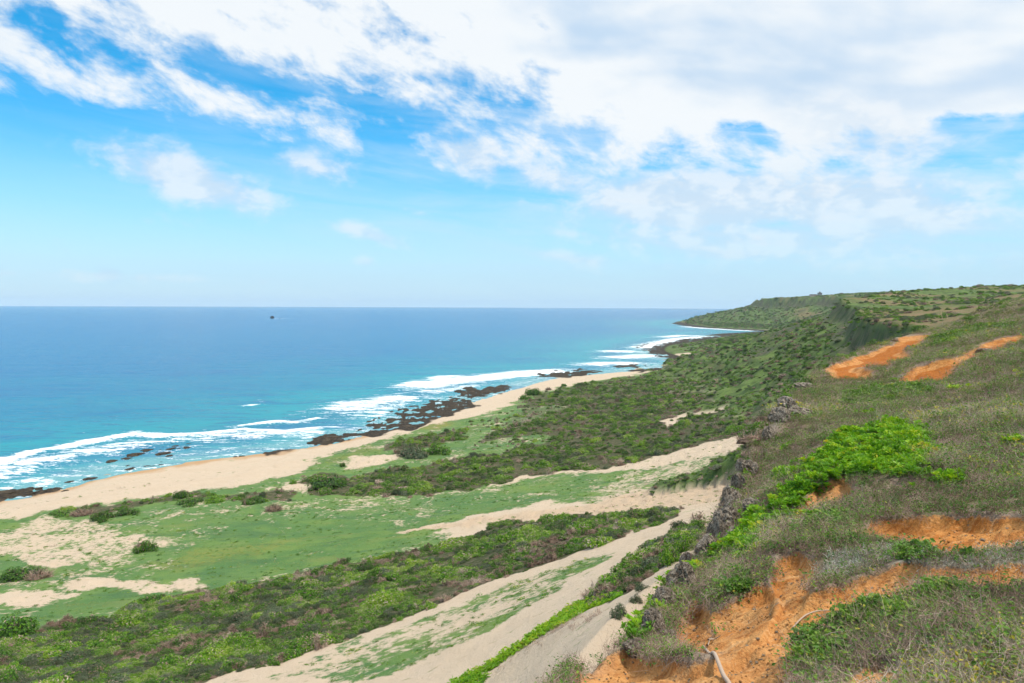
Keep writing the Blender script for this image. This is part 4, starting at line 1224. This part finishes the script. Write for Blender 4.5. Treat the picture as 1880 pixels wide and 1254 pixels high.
# ------------------------------------------------------------------ rocks
def rock_mat(name, stops, scale=3.0, holes=.5):
    m, g = new_mat(name)
    tc = g.n('ShaderNodeTexCoord'); P = tc.outputs['Object']
    n1 = g.noise(P, scale, 6, .68); n2 = g.noise(P, scale * 4, 4, .6)
    cr = g.n('ShaderNodeValToRGB', inp={0: g.m('ADD', g.m('MULTIPLY', n1, .7), g.m('MULTIPLY', n2, .3))})
    e = cr.color_ramp.elements
    e[0].position, e[0].color = stops[0][0], (*stops[0][1], 1); e[1].position, e[1].color = stops[-1][0], (*stops[-1][1], 1)
    for p, c in stops[1:-1]:
        q = e.new(p); q.color = (*c, 1)
    vo = g.n('ShaderNodeTexVoronoi', inp={'Vector': P, 'Scale': scale * 1.8})
    pit = g.step(vo.outputs['Distance'], .28, .10)
    col = g.mix(g.m('MULTIPLY', pit, holes), cr.outputs[0], stops[0][1])
    finish(g, col, .92, g.m('SUBTRACT', g.m('ADD', n1, g.m('MULTIPLY', n2, .4)), g.m('MULTIPLY', pit, .5)), .9, .12, .2)
    return m


M_REEF = rock_mat('dark_reef_rock', [(.30, (.012, .010, .008)), (.5, (.045, .034, .022)), (.7, (.11, .08, .045))], 1.2)
M_LIME = rock_mat('pitted_limestone', [(.36, (.035, .028, .022)), (.48, (.20, .16, .12)), (.66, (.50, .43, .34))], 3.2, .9)
M_STONE = rock_mat('pale_stone', [(.3, (.30, .18, .09)), (.5, (.52, .38, .25)), (.7, (.68, .58, .46))], 9.0, .2)
M_FAR = rock_mat('sea_stack_rock', [(.3, (.012, .016, .022)), (.5, (.02, .026, .034)), (.7, (.05, .05, .05))], .2)


def rock_mesh(name, seed, mat, sub=4, rough=.35, flat=1.0, pit=.10):
    """uneven, pitted boulder of unit radius"""
    bm = bmesh.new(); bmesh.ops.create_icosphere(bm, subdivisions=sub, radius=1)
    R = np.random.default_rng(seed)
    v = np.array([q.co[:] for q in bm.verts])
    off = R.uniform(0, 50, 3)
    a = v * 1.0 + off
    n = (fbm(a[:, 0] + a[:, 2] * .7, a[:, 1] - a[:, 2] * .6, 1.3, 4, seed % 50) + fbm(a[:, 2] + 9, a[:, 0] * .8 - a[:, 1], 1.1, 4, seed % 50 + 3))
    h = fbm(a[:, 0] * 1.3 - a[:, 2], a[:, 1] * 1.2 + a[:, 2], .38, 2, seed % 50 + 7)
    rad = 1 + rough * n - pit * np.clip(np.abs(h) * 3 - .2, 0, 1)
    for _ in range(5):                                     # a few broken planes
        d = unit(R.normal(size=3)); c = R.uniform(.62, .9)
        t = (v * rad[:, None]) @ d; rad = np.where(t > c, rad * c / np.maximum(t, 1e-3) * .92 + rad * .08, rad)
    v = v * rad[:, None] * np.array([1, 1, flat])
    for q, c in zip(bm.verts, v): q.co = c
    me = bpy.data.meshes.new(name); bm.to_mesh(me); bm.free()
    for p in me.polygons: p.use_smooth = False
    me.materials.append(mat)
    return me


def thing(o, label, cat, group=None):
    o['label'] = label; o['category'] = cat
    if group: o['group'] = group
    return o


# dark rocks standing in the shallows: photo pixel of the foot, width in pixels
REEF_ROCKS = [(205, 848, 24), (210, 836, 9), (248, 836, 34), (234, 843, 22), (235, 856, 12), (238, 862, 20), (268, 857, 14), (297, 849, 8), (270, 828, 26), (296, 827, 9), (314, 825, 20), (296, 835, 26), (310, 838, 18),
              (330, 824, 12), (341, 823, 16), (322, 820, 14), (345, 816, 12), (313, 816, 12), (296, 822, 12), (275, 822, 13), (295, 816, 10), (245, 823, 13), (432, 840, 10), (443, 839, 13), (488, 833, 12), (458, 834, 7),
              (162, 881, 26), (126, 886, 20), (96, 891, 10), (102, 900, 24), (120, 905, 12), (70, 900, 13), (58, 907, 16), (36, 906, 14), (22, 907, 14), (280, 857, 10), (294, 855, 12), (318, 850, 10)]
rock_protos = [rock_mesh('reef_rock', 60 + i, M_REEF, 4, .45, .42, .18) for i in range(5)]
ROCK_NOTE = {0: 'dark reef rock standing apart at the left of the rock cluster', 2: 'longest dark reef rock, lying flat among the rocks in the shallows', 3: 'low dark reef rock just below the longest flat rock',
             5: 'dark reef rock close to the wet sand below the cluster', 6: 'round dark rock at the tip of the wet sand', 10: 'tallest dark rock of the cluster in the shallows', 11: 'broad dark rock in the middle of the cluster',
             14: 'rightmost dark rock of the cluster in the shallows', 22: 'left of the two small rocks on the wet edge of the beach', 23: 'right of the two small rocks on the wet edge of the beach', 24: 'small dark rock by the water where the beach narrows',
             26: 'broad dark rock in the wash, right of the rocky shelf', 27: 'dark rock in the wash, second from the rocky shelf', 29: 'large dark rock where sand, surf and shelf meet', 1: 'tiny dark rock at the far left of the cluster'}
for i, (a, b, wpx) in enumerate(REEF_ROCKS):
    p = at_z(a, b - 1, 0.0); d = p[1]
    wm = wpx * d / F
    o = link('reef_rock', rock_protos[i % 5])
    R = np.random.default_rng(500 + i)
    o.location = (p[0], p[1], max(float(hgt(p[0], p[1])[0]) - .1, -.25)); hz = min(.24 * wm, 1.6) + .35
    o.scale = (wm * .5, wm * R.uniform(.55, .9), hz); o.rotation_euler = (0, 0, R.uniform(-.4, .4) + (3.14 if R.uniform() < .5 else 0))
    thing(o, ROCK_NOTE.get(i, 'small dark rock at the seaward rim of the left rocky shelf' if 28 <= i <= 34 else 'small dark rock half sunk in the wet sand' if i in (7, 25, 35, 36, 37) else 'small dark rock on the seaward side of the rock cluster' if b < 826 else 'small dark rock on the landward side of the rock cluster'), 'rock', 'dark rocks in the shallows')

# limestone on the cliff edge and the slope: pixel of the centre, width, height in pixels, label
LIME = [(1430, 762, 34, 40, 'pitted grey limestone boulder overhanging the cliff edge'), (1446, 742, 30, 28, 'pale limestone block behind the overhanging boulder'), (1470, 754, 52, 22, 'low pale limestone ledge running right from the boulders'),
        (1412, 790, 20, 34, 'narrow grey rock below the overhanging boulder'), (1357, 880, 24, 60, 'grey limestone crag beside the bright green cliff bush'), (1343, 915, 34, 60, 'broad grey limestone buttress on the cliff edge'),
        (1316, 962, 30, 66, 'lower grey limestone buttress below the cliff edge'), (1385, 930, 34, 20, 'slanting grey limestone slab among rosette shrubs'), (1246, 1062, 46, 70, 'dark pitted limestone outcrop left of the green hedge'),
        (1218, 1094, 34, 44, 'dark rock at the foot of the limestone outcrop'), (1200, 1142, 42, 70, 'knobbly brown rock face right of the green hedge'), (1166, 1186, 36, 30, 'grey rock at the lower end of the green hedge'), (1222, 1165, 30, 34, 'brown crumbly rock above the red earth'),
        (1480, 704, 34, 14, 'pale rock lip on the cliff edge below the upper red scar'), (1810, 629, 30, 10, 'tilted pale slab over the right red scar'), (1668, 634, 9, 12, 'dark brown stump of rock at the edge of the upper red scar'), (1372, 846, 26, 44, 'grey crag above the bright green cliff bush'), (1333, 950, 36, 56, 'pale pitted rock between the two limestone buttresses'),
        (1300, 1000, 32, 50, 'grey rock at the foot of the lower buttress'), (1345, 985, 34, 40, 'rough grey rock half buried in rosette shrubs'), (1262, 1030, 30, 34, 'small dark crag above the limestone outcrop'), (1640, 747, 0, 0, '')]
lime_protos = [rock_mesh('limestone_rock', 80 + i, M_LIME, 4, .42, 1.0, .22) for i in range(6)]
lp = [q for q in LIME if q[2]]
lh = hit([q[0] for q in lp], [q[1] + q[3] * .3 for q in lp])
lz = hgt(lh[:, 0], lh[:, 1])
for i, (a, b, wp, hp, lab) in enumerate(lp):
    d = lh[i, 1]; wm, hm = wp * d / F, hp * d / F
    o = link('limestone_rock', lime_protos[i % 6])
    R = np.random.default_rng(700 + i)
    o.location = (lh[i, 0], lh[i, 1], lz[i] + hm * .06)
    o.scale = (wm * .68, wm * .68 * R.uniform(.8, 1.3), hm * .62); o.rotation_euler = (R.uniform(-.2, .2), R.uniform(-.2, .2), R.uniform(0, 6.28))
    thing(o, lab, 'rock')

# loose stones on the red earth
st_px = [(1130, 1236), (1146, 1246), (1172, 1228), (1205, 1238), (1228, 1248), (1240, 1222), (1262, 1246), (1290, 1240), (1302, 1228), (1330, 1246), (1360, 1232), (1372, 1218), (1385, 1240), (1400, 1226), (1352, 1206), (1410, 1204),
         (1365, 1150), (1348, 1146), (1340, 1158), (1400, 1136), (1415, 1120), (1436, 1150), (1462, 1142), (1386, 1090), (1392, 1172), (1306, 1162), (1282, 1150), (1275, 1128), (1498, 1120), (1540, 1100), (1566, 1080), (1652, 1028), (1596, 1085), (1612, 1080), (1818, 1052), (1832, 1058), (1850, 1056), (1870, 1052),
         (1868, 975), (1805, 977), (1460, 1062), (1450, 1045), (1478, 1250), (1540, 1210), (1384, 1025)]
stone_protos = [rock_mesh('loose_stone', 120 + i, M_STONE, 2, .4, .75, .05) for i in range(4)]
sh = hit([q[0] for q in st_px], [q[1] for q in st_px]); sz = hgt(sh[:, 0], sh[:, 1])
for i, q in enumerate(st_px):
    R = np.random.default_rng(900 + i); o = link('loose_stone', stone_protos[i % 4]); d = sh[i, 1]
    k = R.uniform(2.2, 4.6) * (1.5 if i in (31, 34, 36, 38, 35) else 1) * d / F
    o.location = (sh[i, 0], sh[i, 1], sz[i] + k * .25); o.scale = (k, k * R.uniform(.7, 1), k * R.uniform(.6, .9)); o.rotation_euler = (0, 0, R.uniform(0, 6.28))
    thing(o, 'small pale stone in the scraped red hollow at the right edge' if i in (38, 39) else 'pale stone on the ochre patch near the right edge' if q[0] > 1780 else 'small pale stone on the red earth along the bottom edge' if q[1] > 1200 else 'small pale stone beside the narrow red gully' if q[0] > 1400 else 'small pale stone among dry stalks left of the red gully', 'stone', 'loose stones on the red earth')

def gravel():
    x, y, r, R = candidates(90000, 6, 95, 1.7, 0, 44, 55)
    f = fields(x, y)
    m = R.uniform(size=len(x)) < sstep(f['orange'] + .3 * fbm(x, y, 1.2, 3, 151), .35, .9) * .35 * f['hi']
    return pack(m, x, y, f['z'], R.uniform(.008, .030, len(x)) * np.clip((r / 12) ** .5, .8, 2), R.uniform(size=len(x)), R.integers(0, 3, len(x)))


gp = gravel(); print('gravel', len(gp))
M_CLOD = rock_mat('earth_clod', [(.3, (.38, .14, .03)), (.5, (.55, .25, .07)), (.7, (.68, .42, .21))], 9.0, .2)
scatter_object('earth_gravel', [rock_mesh('clod', 171, M_CLOD, 1, .4, .7, 0), rock_mesh('clod', 172, M_CLOD, 1, .5, .6, 0), rock_mesh('clod', 173, M_STONE, 1, .4, .7, 0)], gp, 'crumbs and gravel strewn over the red earth', seed=16)

# rock far out at sea
for i, (a, b, wp, hp, lab) in enumerate([(500, 584.6, 8, 4.5, 'dark humped rock far out at sea'), (514, 585, 2.4, 1.2, 'tiny dark rock beside the humped rock out at sea')]):
    p = at_z(a, b, 0); o = link('sea_stack', rock_mesh('sea_stack', 140 + i, M_FAR, 3, .4, 1)); k = p[1] / F
    o.location = (p[0], p[1], 0); o.scale = (wp * .5 * k, wp * .4 * k, hp * k); thing(o, lab, 'rock')

def wrack():
    x, y, r, R = candidates(30000, 170, 700, 1.6, -40, 22, 65)
    f = fields(x, y); n1 = fbm(x, y, 14, 3, 161)
    line = np.exp(-((f['lo'] - 2.35 - .5 * n1) / .22) ** 2) + .5 * np.exp(-((f['lo'] - 1.5 - .4 * n1) / .12) ** 2)
    m = (R.uniform(size=len(x)) < line * .35 * sstep(fbm(x, y, 5, 2, 165), -.1, .3)) & (f['grass'] < .2) & (f['reef'] < .1) & (f['lowm'] > .5)
    return pack(m, x, y, f['z'], R.uniform(.25, .7, len(x)), R.uniform(0, .6, len(x)), np.zeros(len(x)))


wk = wrack(); print('wrack', len(wk))
scatter_object('beach_wrack', [tuft('wrack', 181, [M_TWIG, M_VINE], 26, .9, (.3, 1.0), .06, 2.5, .2)], wk, 'scattered dry wrack and driftwood bits along the beach', seed=17)

# ------------------------------------------------------------------ single shrubs
PINES = [screw_pine('screw_pine', 201, 7, .5), screw_pine('screw_pine', 202, 9, .35), screw_pine('screw_pine', 203, 8, .8)]
BUSH = {'leafy': [shrub('foliage', 211, [M_SHRUB, M_TWIG], 900, 9, .13, .7, .55, .05), shrub('foliage', 212, [M_SHRUB, M_TWIG], 900, 7, .13, .75, .55, .1)],
        'grey': [shrub('foliage', 213, [M_DARK, M_TWIG], 900, 8, .12, .7, .5, .12)], 'dry': [dry_shrub('foliage', 214, 560)],
        'pine': PINES, 'rose': [shrub('foliage', 215, [M_ROS, M_TWIG], 800, 8, .15, .75, .6, .02)]}


def stem_mesh(seed):
    R = np.random.default_rng(seed); mb = MB()
    for j in range(6):
        a = R.uniform(0, 6.28); dirv = np.array([math.cos(a) * R.uniform(.2, .7), math.sin(a) * R.uniform(.2, .7), 1]); dirv /= np.linalg.norm(dirv)
        sd = unit(np.cross(dirv, [0.3, .2, 1.0])); s2 = np.cross(dirv, sd); rows = []
        for t, w_ in ((-.2, .045), (.35, .03), (.7, .012)):
            for k in range(5):
                an = k * 1.2566; rows.append(dirv * t + (sd * math.cos(an) + s2 * math.sin(an)) * w_ + [0.05 * math.cos(a), .05 * math.sin(a), 0])
        f = [[r * 5 + k, r * 5 + (k + 1) % 5, (r + 1) * 5 + (k + 1) % 5, (r + 1) * 5 + k] for r in range(2) for k in range(5)]
        mb.add(rows, f, 0)
    return mb.mesh('stem', [M_STEM])


STEMS = [stem_mesh(i) for i in range(3)]
# pixel of the foot, width px, height px, kind, tint, on the plain?, label
ONE = [(268, 1012, 36, 26, 'leafy', .35, 1, 'lone green bush on the bare dune sand at left'), (258, 1008, 26, 20, 'dry', .5, 1, 'brown dry bush leaning on the lone green dune bush'),
       (30, 1062, 66, 24, 'leafy', .3, 1, 'dark green bush at the left edge above the pale grass strip'), (72, 1062, 52, 26, 'dry', .45, 1, 'grey-brown bush beside the dark bush at the left edge'),
       (188, 955, 34, 22, 'leafy', .2, 1, 'dark round bush at the seaward edge of the dunes'), (176, 952, 22, 18, 'dry', .5, 1, 'grey twiggy bush left of the dark round dune bush'), (228, 945, 46, 15, 'leafy', .2, 1, 'long low dark bush trailing right of the round dune bush'),
       (110, 945, 40, 10, 'leafy', .45, 1, 'low green bush nearest the beach at far left'), (150, 944, 44, 14, 'dry', .35, 1, 'low grey-brown bush between the dune bushes'),
       (332, 915, 24, 18, 'leafy', .25, 1, 'small dark bush sticking up on the beach-top ridge'), (395, 920, 40, 12, 'leafy', .7, 1, 'bright green low bush on the beach-top ridge'), (352, 926, 46, 12, 'leafy', .25, 1, 'dark low bush behind the beach-top ridge'),
       (630, 857, 11, 12, 'leafy', .3, 1, 'small round bush alone on pale sand'), (503, 938, 36, 18, 'dry', .4, 1, 'brownish bush at the corner of the green meadow'), (470, 922, 40, 12, 'leafy', .3, 1, 'low dark bush at the seaward end of the middle scrub'),
       (600, 895, 70, 24, 'leafy', .25, 1, 'dark wide bush below the small round bush'), (755, 838, 60, 26, 'grey', .45, 1, 'rounded grey-green bush by the small sandy hollow'), (800, 833, 50, 24, 'leafy', .4, 1, 'green bush joined to the rounded grey-green bush'), (735, 832, 30, 20, 'dry', .4, 1, 'twiggy brown bush at the end of the sandy hollow'),
       (980, 726, 30, 16, 'leafy', .3, 1, 'largest dark bush at the top of the narrow beach'), (962, 733, 24, 11, 'leafy', .4, 1, 'green bush left of the largest beach-top bush'), (1007, 716, 14, 8, 'dry', .35, 1, 'small round dark bush right of the largest beach-top bush'), (1035, 709, 12, 6, 'leafy', .4, 1, 'tiny bush farthest along the narrow beach'),
       (30, 1168, 80, 42, 'leafy', .45, 1, 'big tufted green bush at the left edge above the thicket'), (1345, 905, 26, 44, 'rose', .4, 0, 'bright green bush hanging on the limestone crag'), (1310, 1060, 0, 0, 'rose', .4, 0, ''),
       (1137, 1132, 34, 38, 'grey', .6, 1, 'grey-green bush growing on the bare sand slope'), (1168, 1105, 22, 20, 'grey', .5, 1, 'small grey-green bush above the sand slope bush'), (1178, 1086, 26, 18, 'grey', .55, 1, 'grey-green bush right below the screw pines'),
       (1690, 607, 34, 16, 'leafy', .4, 0, 'tufted green bush on the dark knoll above the red scar'), (1236, 1035, 44, 40, 'leafy', .6, 1, 'bright bush between screw pines and limestone outcrop'), (1262, 1012, 40, 36, 'leafy', .65, 1, 'bright bush at the foot of the lower limestone buttress')]
for k_, (a, b, wp) in enumerate([(1098, 1098, 30), (1112, 1090, 34), (1128, 1078, 32), (1144, 1066, 30), (1158, 1056, 30), (1172, 1046, 32), (1188, 1036, 32), (1203, 1026, 30), (1216, 1016, 32), (1230, 1006, 34), (1246, 996, 34), (1262, 986, 32)]):
    lab = {0: 'lowest screw pine of the row beside the sand path', 11: 'topmost screw pine of the row, touching the cliff', 1: 'green-topped screw pine second in the row from its low end', 10: 'dark green screw pine second from the top of the row'}.get(k_, 'greyish screw pine in the row along the sand path')
    ONE.append((a, b, wp, wp * .8, 'pine', .25 + .5 * (k_ in (0, 1, 10, 11)), 1, lab))
ONE.append((1237, 974, 22, 14, 'pine', .5, 1, 'small screw pine alone beyond the sand path'))
one = [q for q in ONE if q[2]]
oh = np.zeros((len(one), 2))
for fl_ in (0, 1):
    ii = [i for i, q in enumerate(one) if q[6] == fl_]
    oh[ii] = hit([one[i][0] for i in ii], [one[i][1] for i in ii], bool(fl_))
oz = hgt(oh[:, 0], oh[:, 1])
for i, (a, b, wp, hp, kind, tint, fl_, lab) in enumerate(one):
    d = oh[i, 1]; wm, hm = wp * d / F, hp * d / F
    e = bpy.data.objects.new({'pine': 'screw_pine', 'dry': 'dry_bush'}.get(kind, 'bush'), None); C.objects.link(e)
    e.location = (oh[i, 0], oh[i, 1], oz[i] - .03); e.rotation_euler = (0, 0, random.uniform(0, 6.28))
    e.empty_display_size = .2
    pine = kind == 'pine'
    sx = wm / 2.0 * (1.5 if pine else 1.05); sz_ = min(max(hm / (1.15 if pine else .85), sx * .55), sx * 1.9)
    e.scale = (sx, sx, sz_)
    fo = link('foliage', random.choice(BUSH[kind]), e); fo['tint'] = tint
    so = link('stem', STEMS[i % 3], e); so['tint'] = .5
    thing(e, lab, 'shrub', 'screw pines along the sand path' if kind == 'pine' and 'row' in lab else None)

# ------------------------------------------------------------------ small things
def tube(mb, pts, rad, mi=0, k=6):
    pts = np.asarray(pts, float); rows = []
    for i, p in enumerate(pts):
        t = unit(pts[min(i + 1, len(pts) - 1)] - pts[max(i - 1, 0)]); sd = unit(np.cross(t, [.2, .1, 1.0])); s2 = np.cross(t, sd)
        for j in range(k):
            an = 2 * np.pi * j / k; rows.append(p + (sd * math.cos(an) + s2 * math.sin(an)) * rad[i])
    f = [[r * k + j, r * k + (j + 1) % k, (r + 1) * k + (j + 1) % k, (r + 1) * k + j] for r in range(len(pts) - 1) for j in range(k)]
    mb.add(rows, f, mi)


def on_ground(px, lift=.03):
    h_ = hit([p[0] for p in px], [p[1] for p in px]); z = hgt(h_[:, 0], h_[:, 1])
    return np.stack([h_[:, 0], h_[:, 1], z + lift], 1)


def branch(px, rad, label, twigs=()):
    P = on_ground(px, .05); o0 = P[0].copy(); mb = MB()
    tube(mb, catmull(P - o0, 4), np.interp(np.linspace(0, 1, (len(P) - 1) * 4 + 1), np.linspace(0, 1, len(rad)), rad))
    e = link('dead_branch', mb.mesh('dead_branch', [M_TWIG], True)); e.location = o0; e['tint'] = .75
    for tw in twigs:
        Q = on_ground(tw, .12); mb = MB(); tube(mb, catmull(Q - o0, 3), np.linspace(.018, .006, (len(Q) - 1) * 3 + 1))
        t_ = link('twig', mb.mesh('twig', [M_TWIG], True), e); t_['tint'] = .7
    thing(e, label, 'branch')


branch([(1291, 1186), (1303, 1200), (1312, 1211), (1328, 1219), (1340, 1224), (1348, 1229)], [.02, .03, .034, .04, .04, .03], 'bare curved branch lying on the red earth', [[(1298, 1192), (1300, 1176), (1305, 1160)], [(1300, 1184), (1312, 1175), (1322, 1180)]])
branch([(1455, 1140), (1476, 1125), (1500, 1112), (1530, 1100)], [.012, .014, .012, .008], 'long thin dry stem looping over the vine patch')

M_WHITE, g_ = new_mat('white_plastic'); finish(g_, (.82, .83, .86), .5)
p = on_ground([(1858, 594)], .1)[0]
o = link('white_lump', rock_mesh('white_lump', 160, M_WHITE, 3, .3, .8, .05)); o.location = p; k = p[1] / F; o.scale = (5 * k, 4 * k, 4.5 * k)
thing(o, 'small white lump lying in green growth near the right edge', 'litter')

for i, (a, b, h_, lab) in enumerate([(1730, 597, 24, 'taller tan dried flower stalk standing against the brown field'), (1740, 593, 14, 'shorter tan dried flower stalk right of the taller one')]):
    p = on_ground([(a, b)], 0)[0]; k = p[1] / F; R = np.random.default_rng(i); mb = MB()
    e = bpy.data.objects.new('dried_stalk', None); C.objects.link(e); e.location = p
    tube(mb, [(0, 0, -.1), (-.02 * h_ * k, 0, h_ * k * .5), (-.18 * h_ * k, 0, h_ * k)], [.05, .04, .03]); so = link('stalk', mb.mesh('stalk', [M_TWIG], True), e); so['tint'] = 1.0
    mb = MB(); n = 60; t = R.uniform(.15, 1, n)
    leaves(mb, np.stack([-.18 * h_ * k * t ** 1.5 + R.normal(size=n) * .10, R.normal(size=n) * .10, h_ * k * t], 1), R.normal(size=(n, 3)), .22, .5, R)
    so = link('seed_head', mb.mesh('seed_head', [plant_mat('straw', [(0, (.55, .36, .17)), (1, (.72, .52, .28))], 0, .9)]), e); so['tint'] = .5; so['kind'] = 'stuff'
    thing(e, lab, 'plant')

# ------------------------------------------------------------------ houses on the far headland
M_WALL, g_ = new_mat('far_wall'); finish(g_, (.50, .40, .38), .9)
M_WALL2, g_ = new_mat('far_wall_grey'); finish(g_, (.30, .30, .31), .9)
M_ROOF, g_ = new_mat('far_roof'); finish(g_, (.20, .17, .17), .9)
M_PANE, g_ = new_mat('far_window'); finish(g_, (.04, .05, .06), .3)


def box(name, mat, x0, x1, y0, y1, z0, z1, parent):
    bm = bmesh.new(); bmesh.ops.create_cube(bm, size=1)
    for v in bm.verts: v.co = ((x0 + x1) / 2 + v.co.x * (x1 - x0), (y0 + y1) / 2 + v.co.y * (y1 - y0), (z0 + z1) / 2 + v.co.z * (z1 - z0))
    me = bpy.data.meshes.new(name); bm.to_mesh(me); bm.free(); me.materials.append(mat)
    return link(name, me, parent)


for a, d, L, hh, m1, lab, dome in [(1493, 2110, 19, 6, M_WALL, 'long low pinkish building on the rim of the far headland', 0), (1505, 2120, 11, 8, M_WALL2, 'taller grey building on the rim of the far headland', 1), (1545, 2080, 7, 4.5, M_WALL, 'small pale hut on the far plateau skyline', 0)]:
    q = at_d(a, 540, d); z = float(hgt(q[0], q[1])[0])
    e = bpy.data.objects.new('building', None); C.objects.link(e); e.location = (q[0], q[1], z)
    box('wall', m1, -L / 2, L / 2, -4, 4, -6, hh, e)
    rf = box('roof', M_ROOF, -L / 2 - .5, L / 2 + .5, -4.5, 4.5, hh, hh + .7, e)
    if dome: box('roof_tower', M_WALL2, -L / 5, L / 5, -2, 2, hh + .7, hh + 4, rf)
    for w_ in np.arange(-L / 2 + 1.8, L / 2 - 1, 3.2): box('window', M_PANE, w_ - .7, w_ + .7, -4.08, -3.99, hh * .45, hh * .8, e)
    thing(e, lab, 'building')

# ------------------------------------------------------------------ humid air
def haze():
    m, g = new_mat('humid_air')
    v = g.n('ShaderNodeVolumePrincipled', inp={'Color': (.74, .89, 1.0, 1), 'Density': 0.00004, 'Anisotropy': 0.0})
    o = g.n('ShaderNodeOutputMaterial'); g.link(v.outputs[0], o.inputs['Volume'])
    e = box('haze', m, -16000, 16000, -16000, 16000, -8, 150, None)
    e['kind'] = 'stuff'; e['label'] = 'thin humid sea air over the whole coast'


haze()
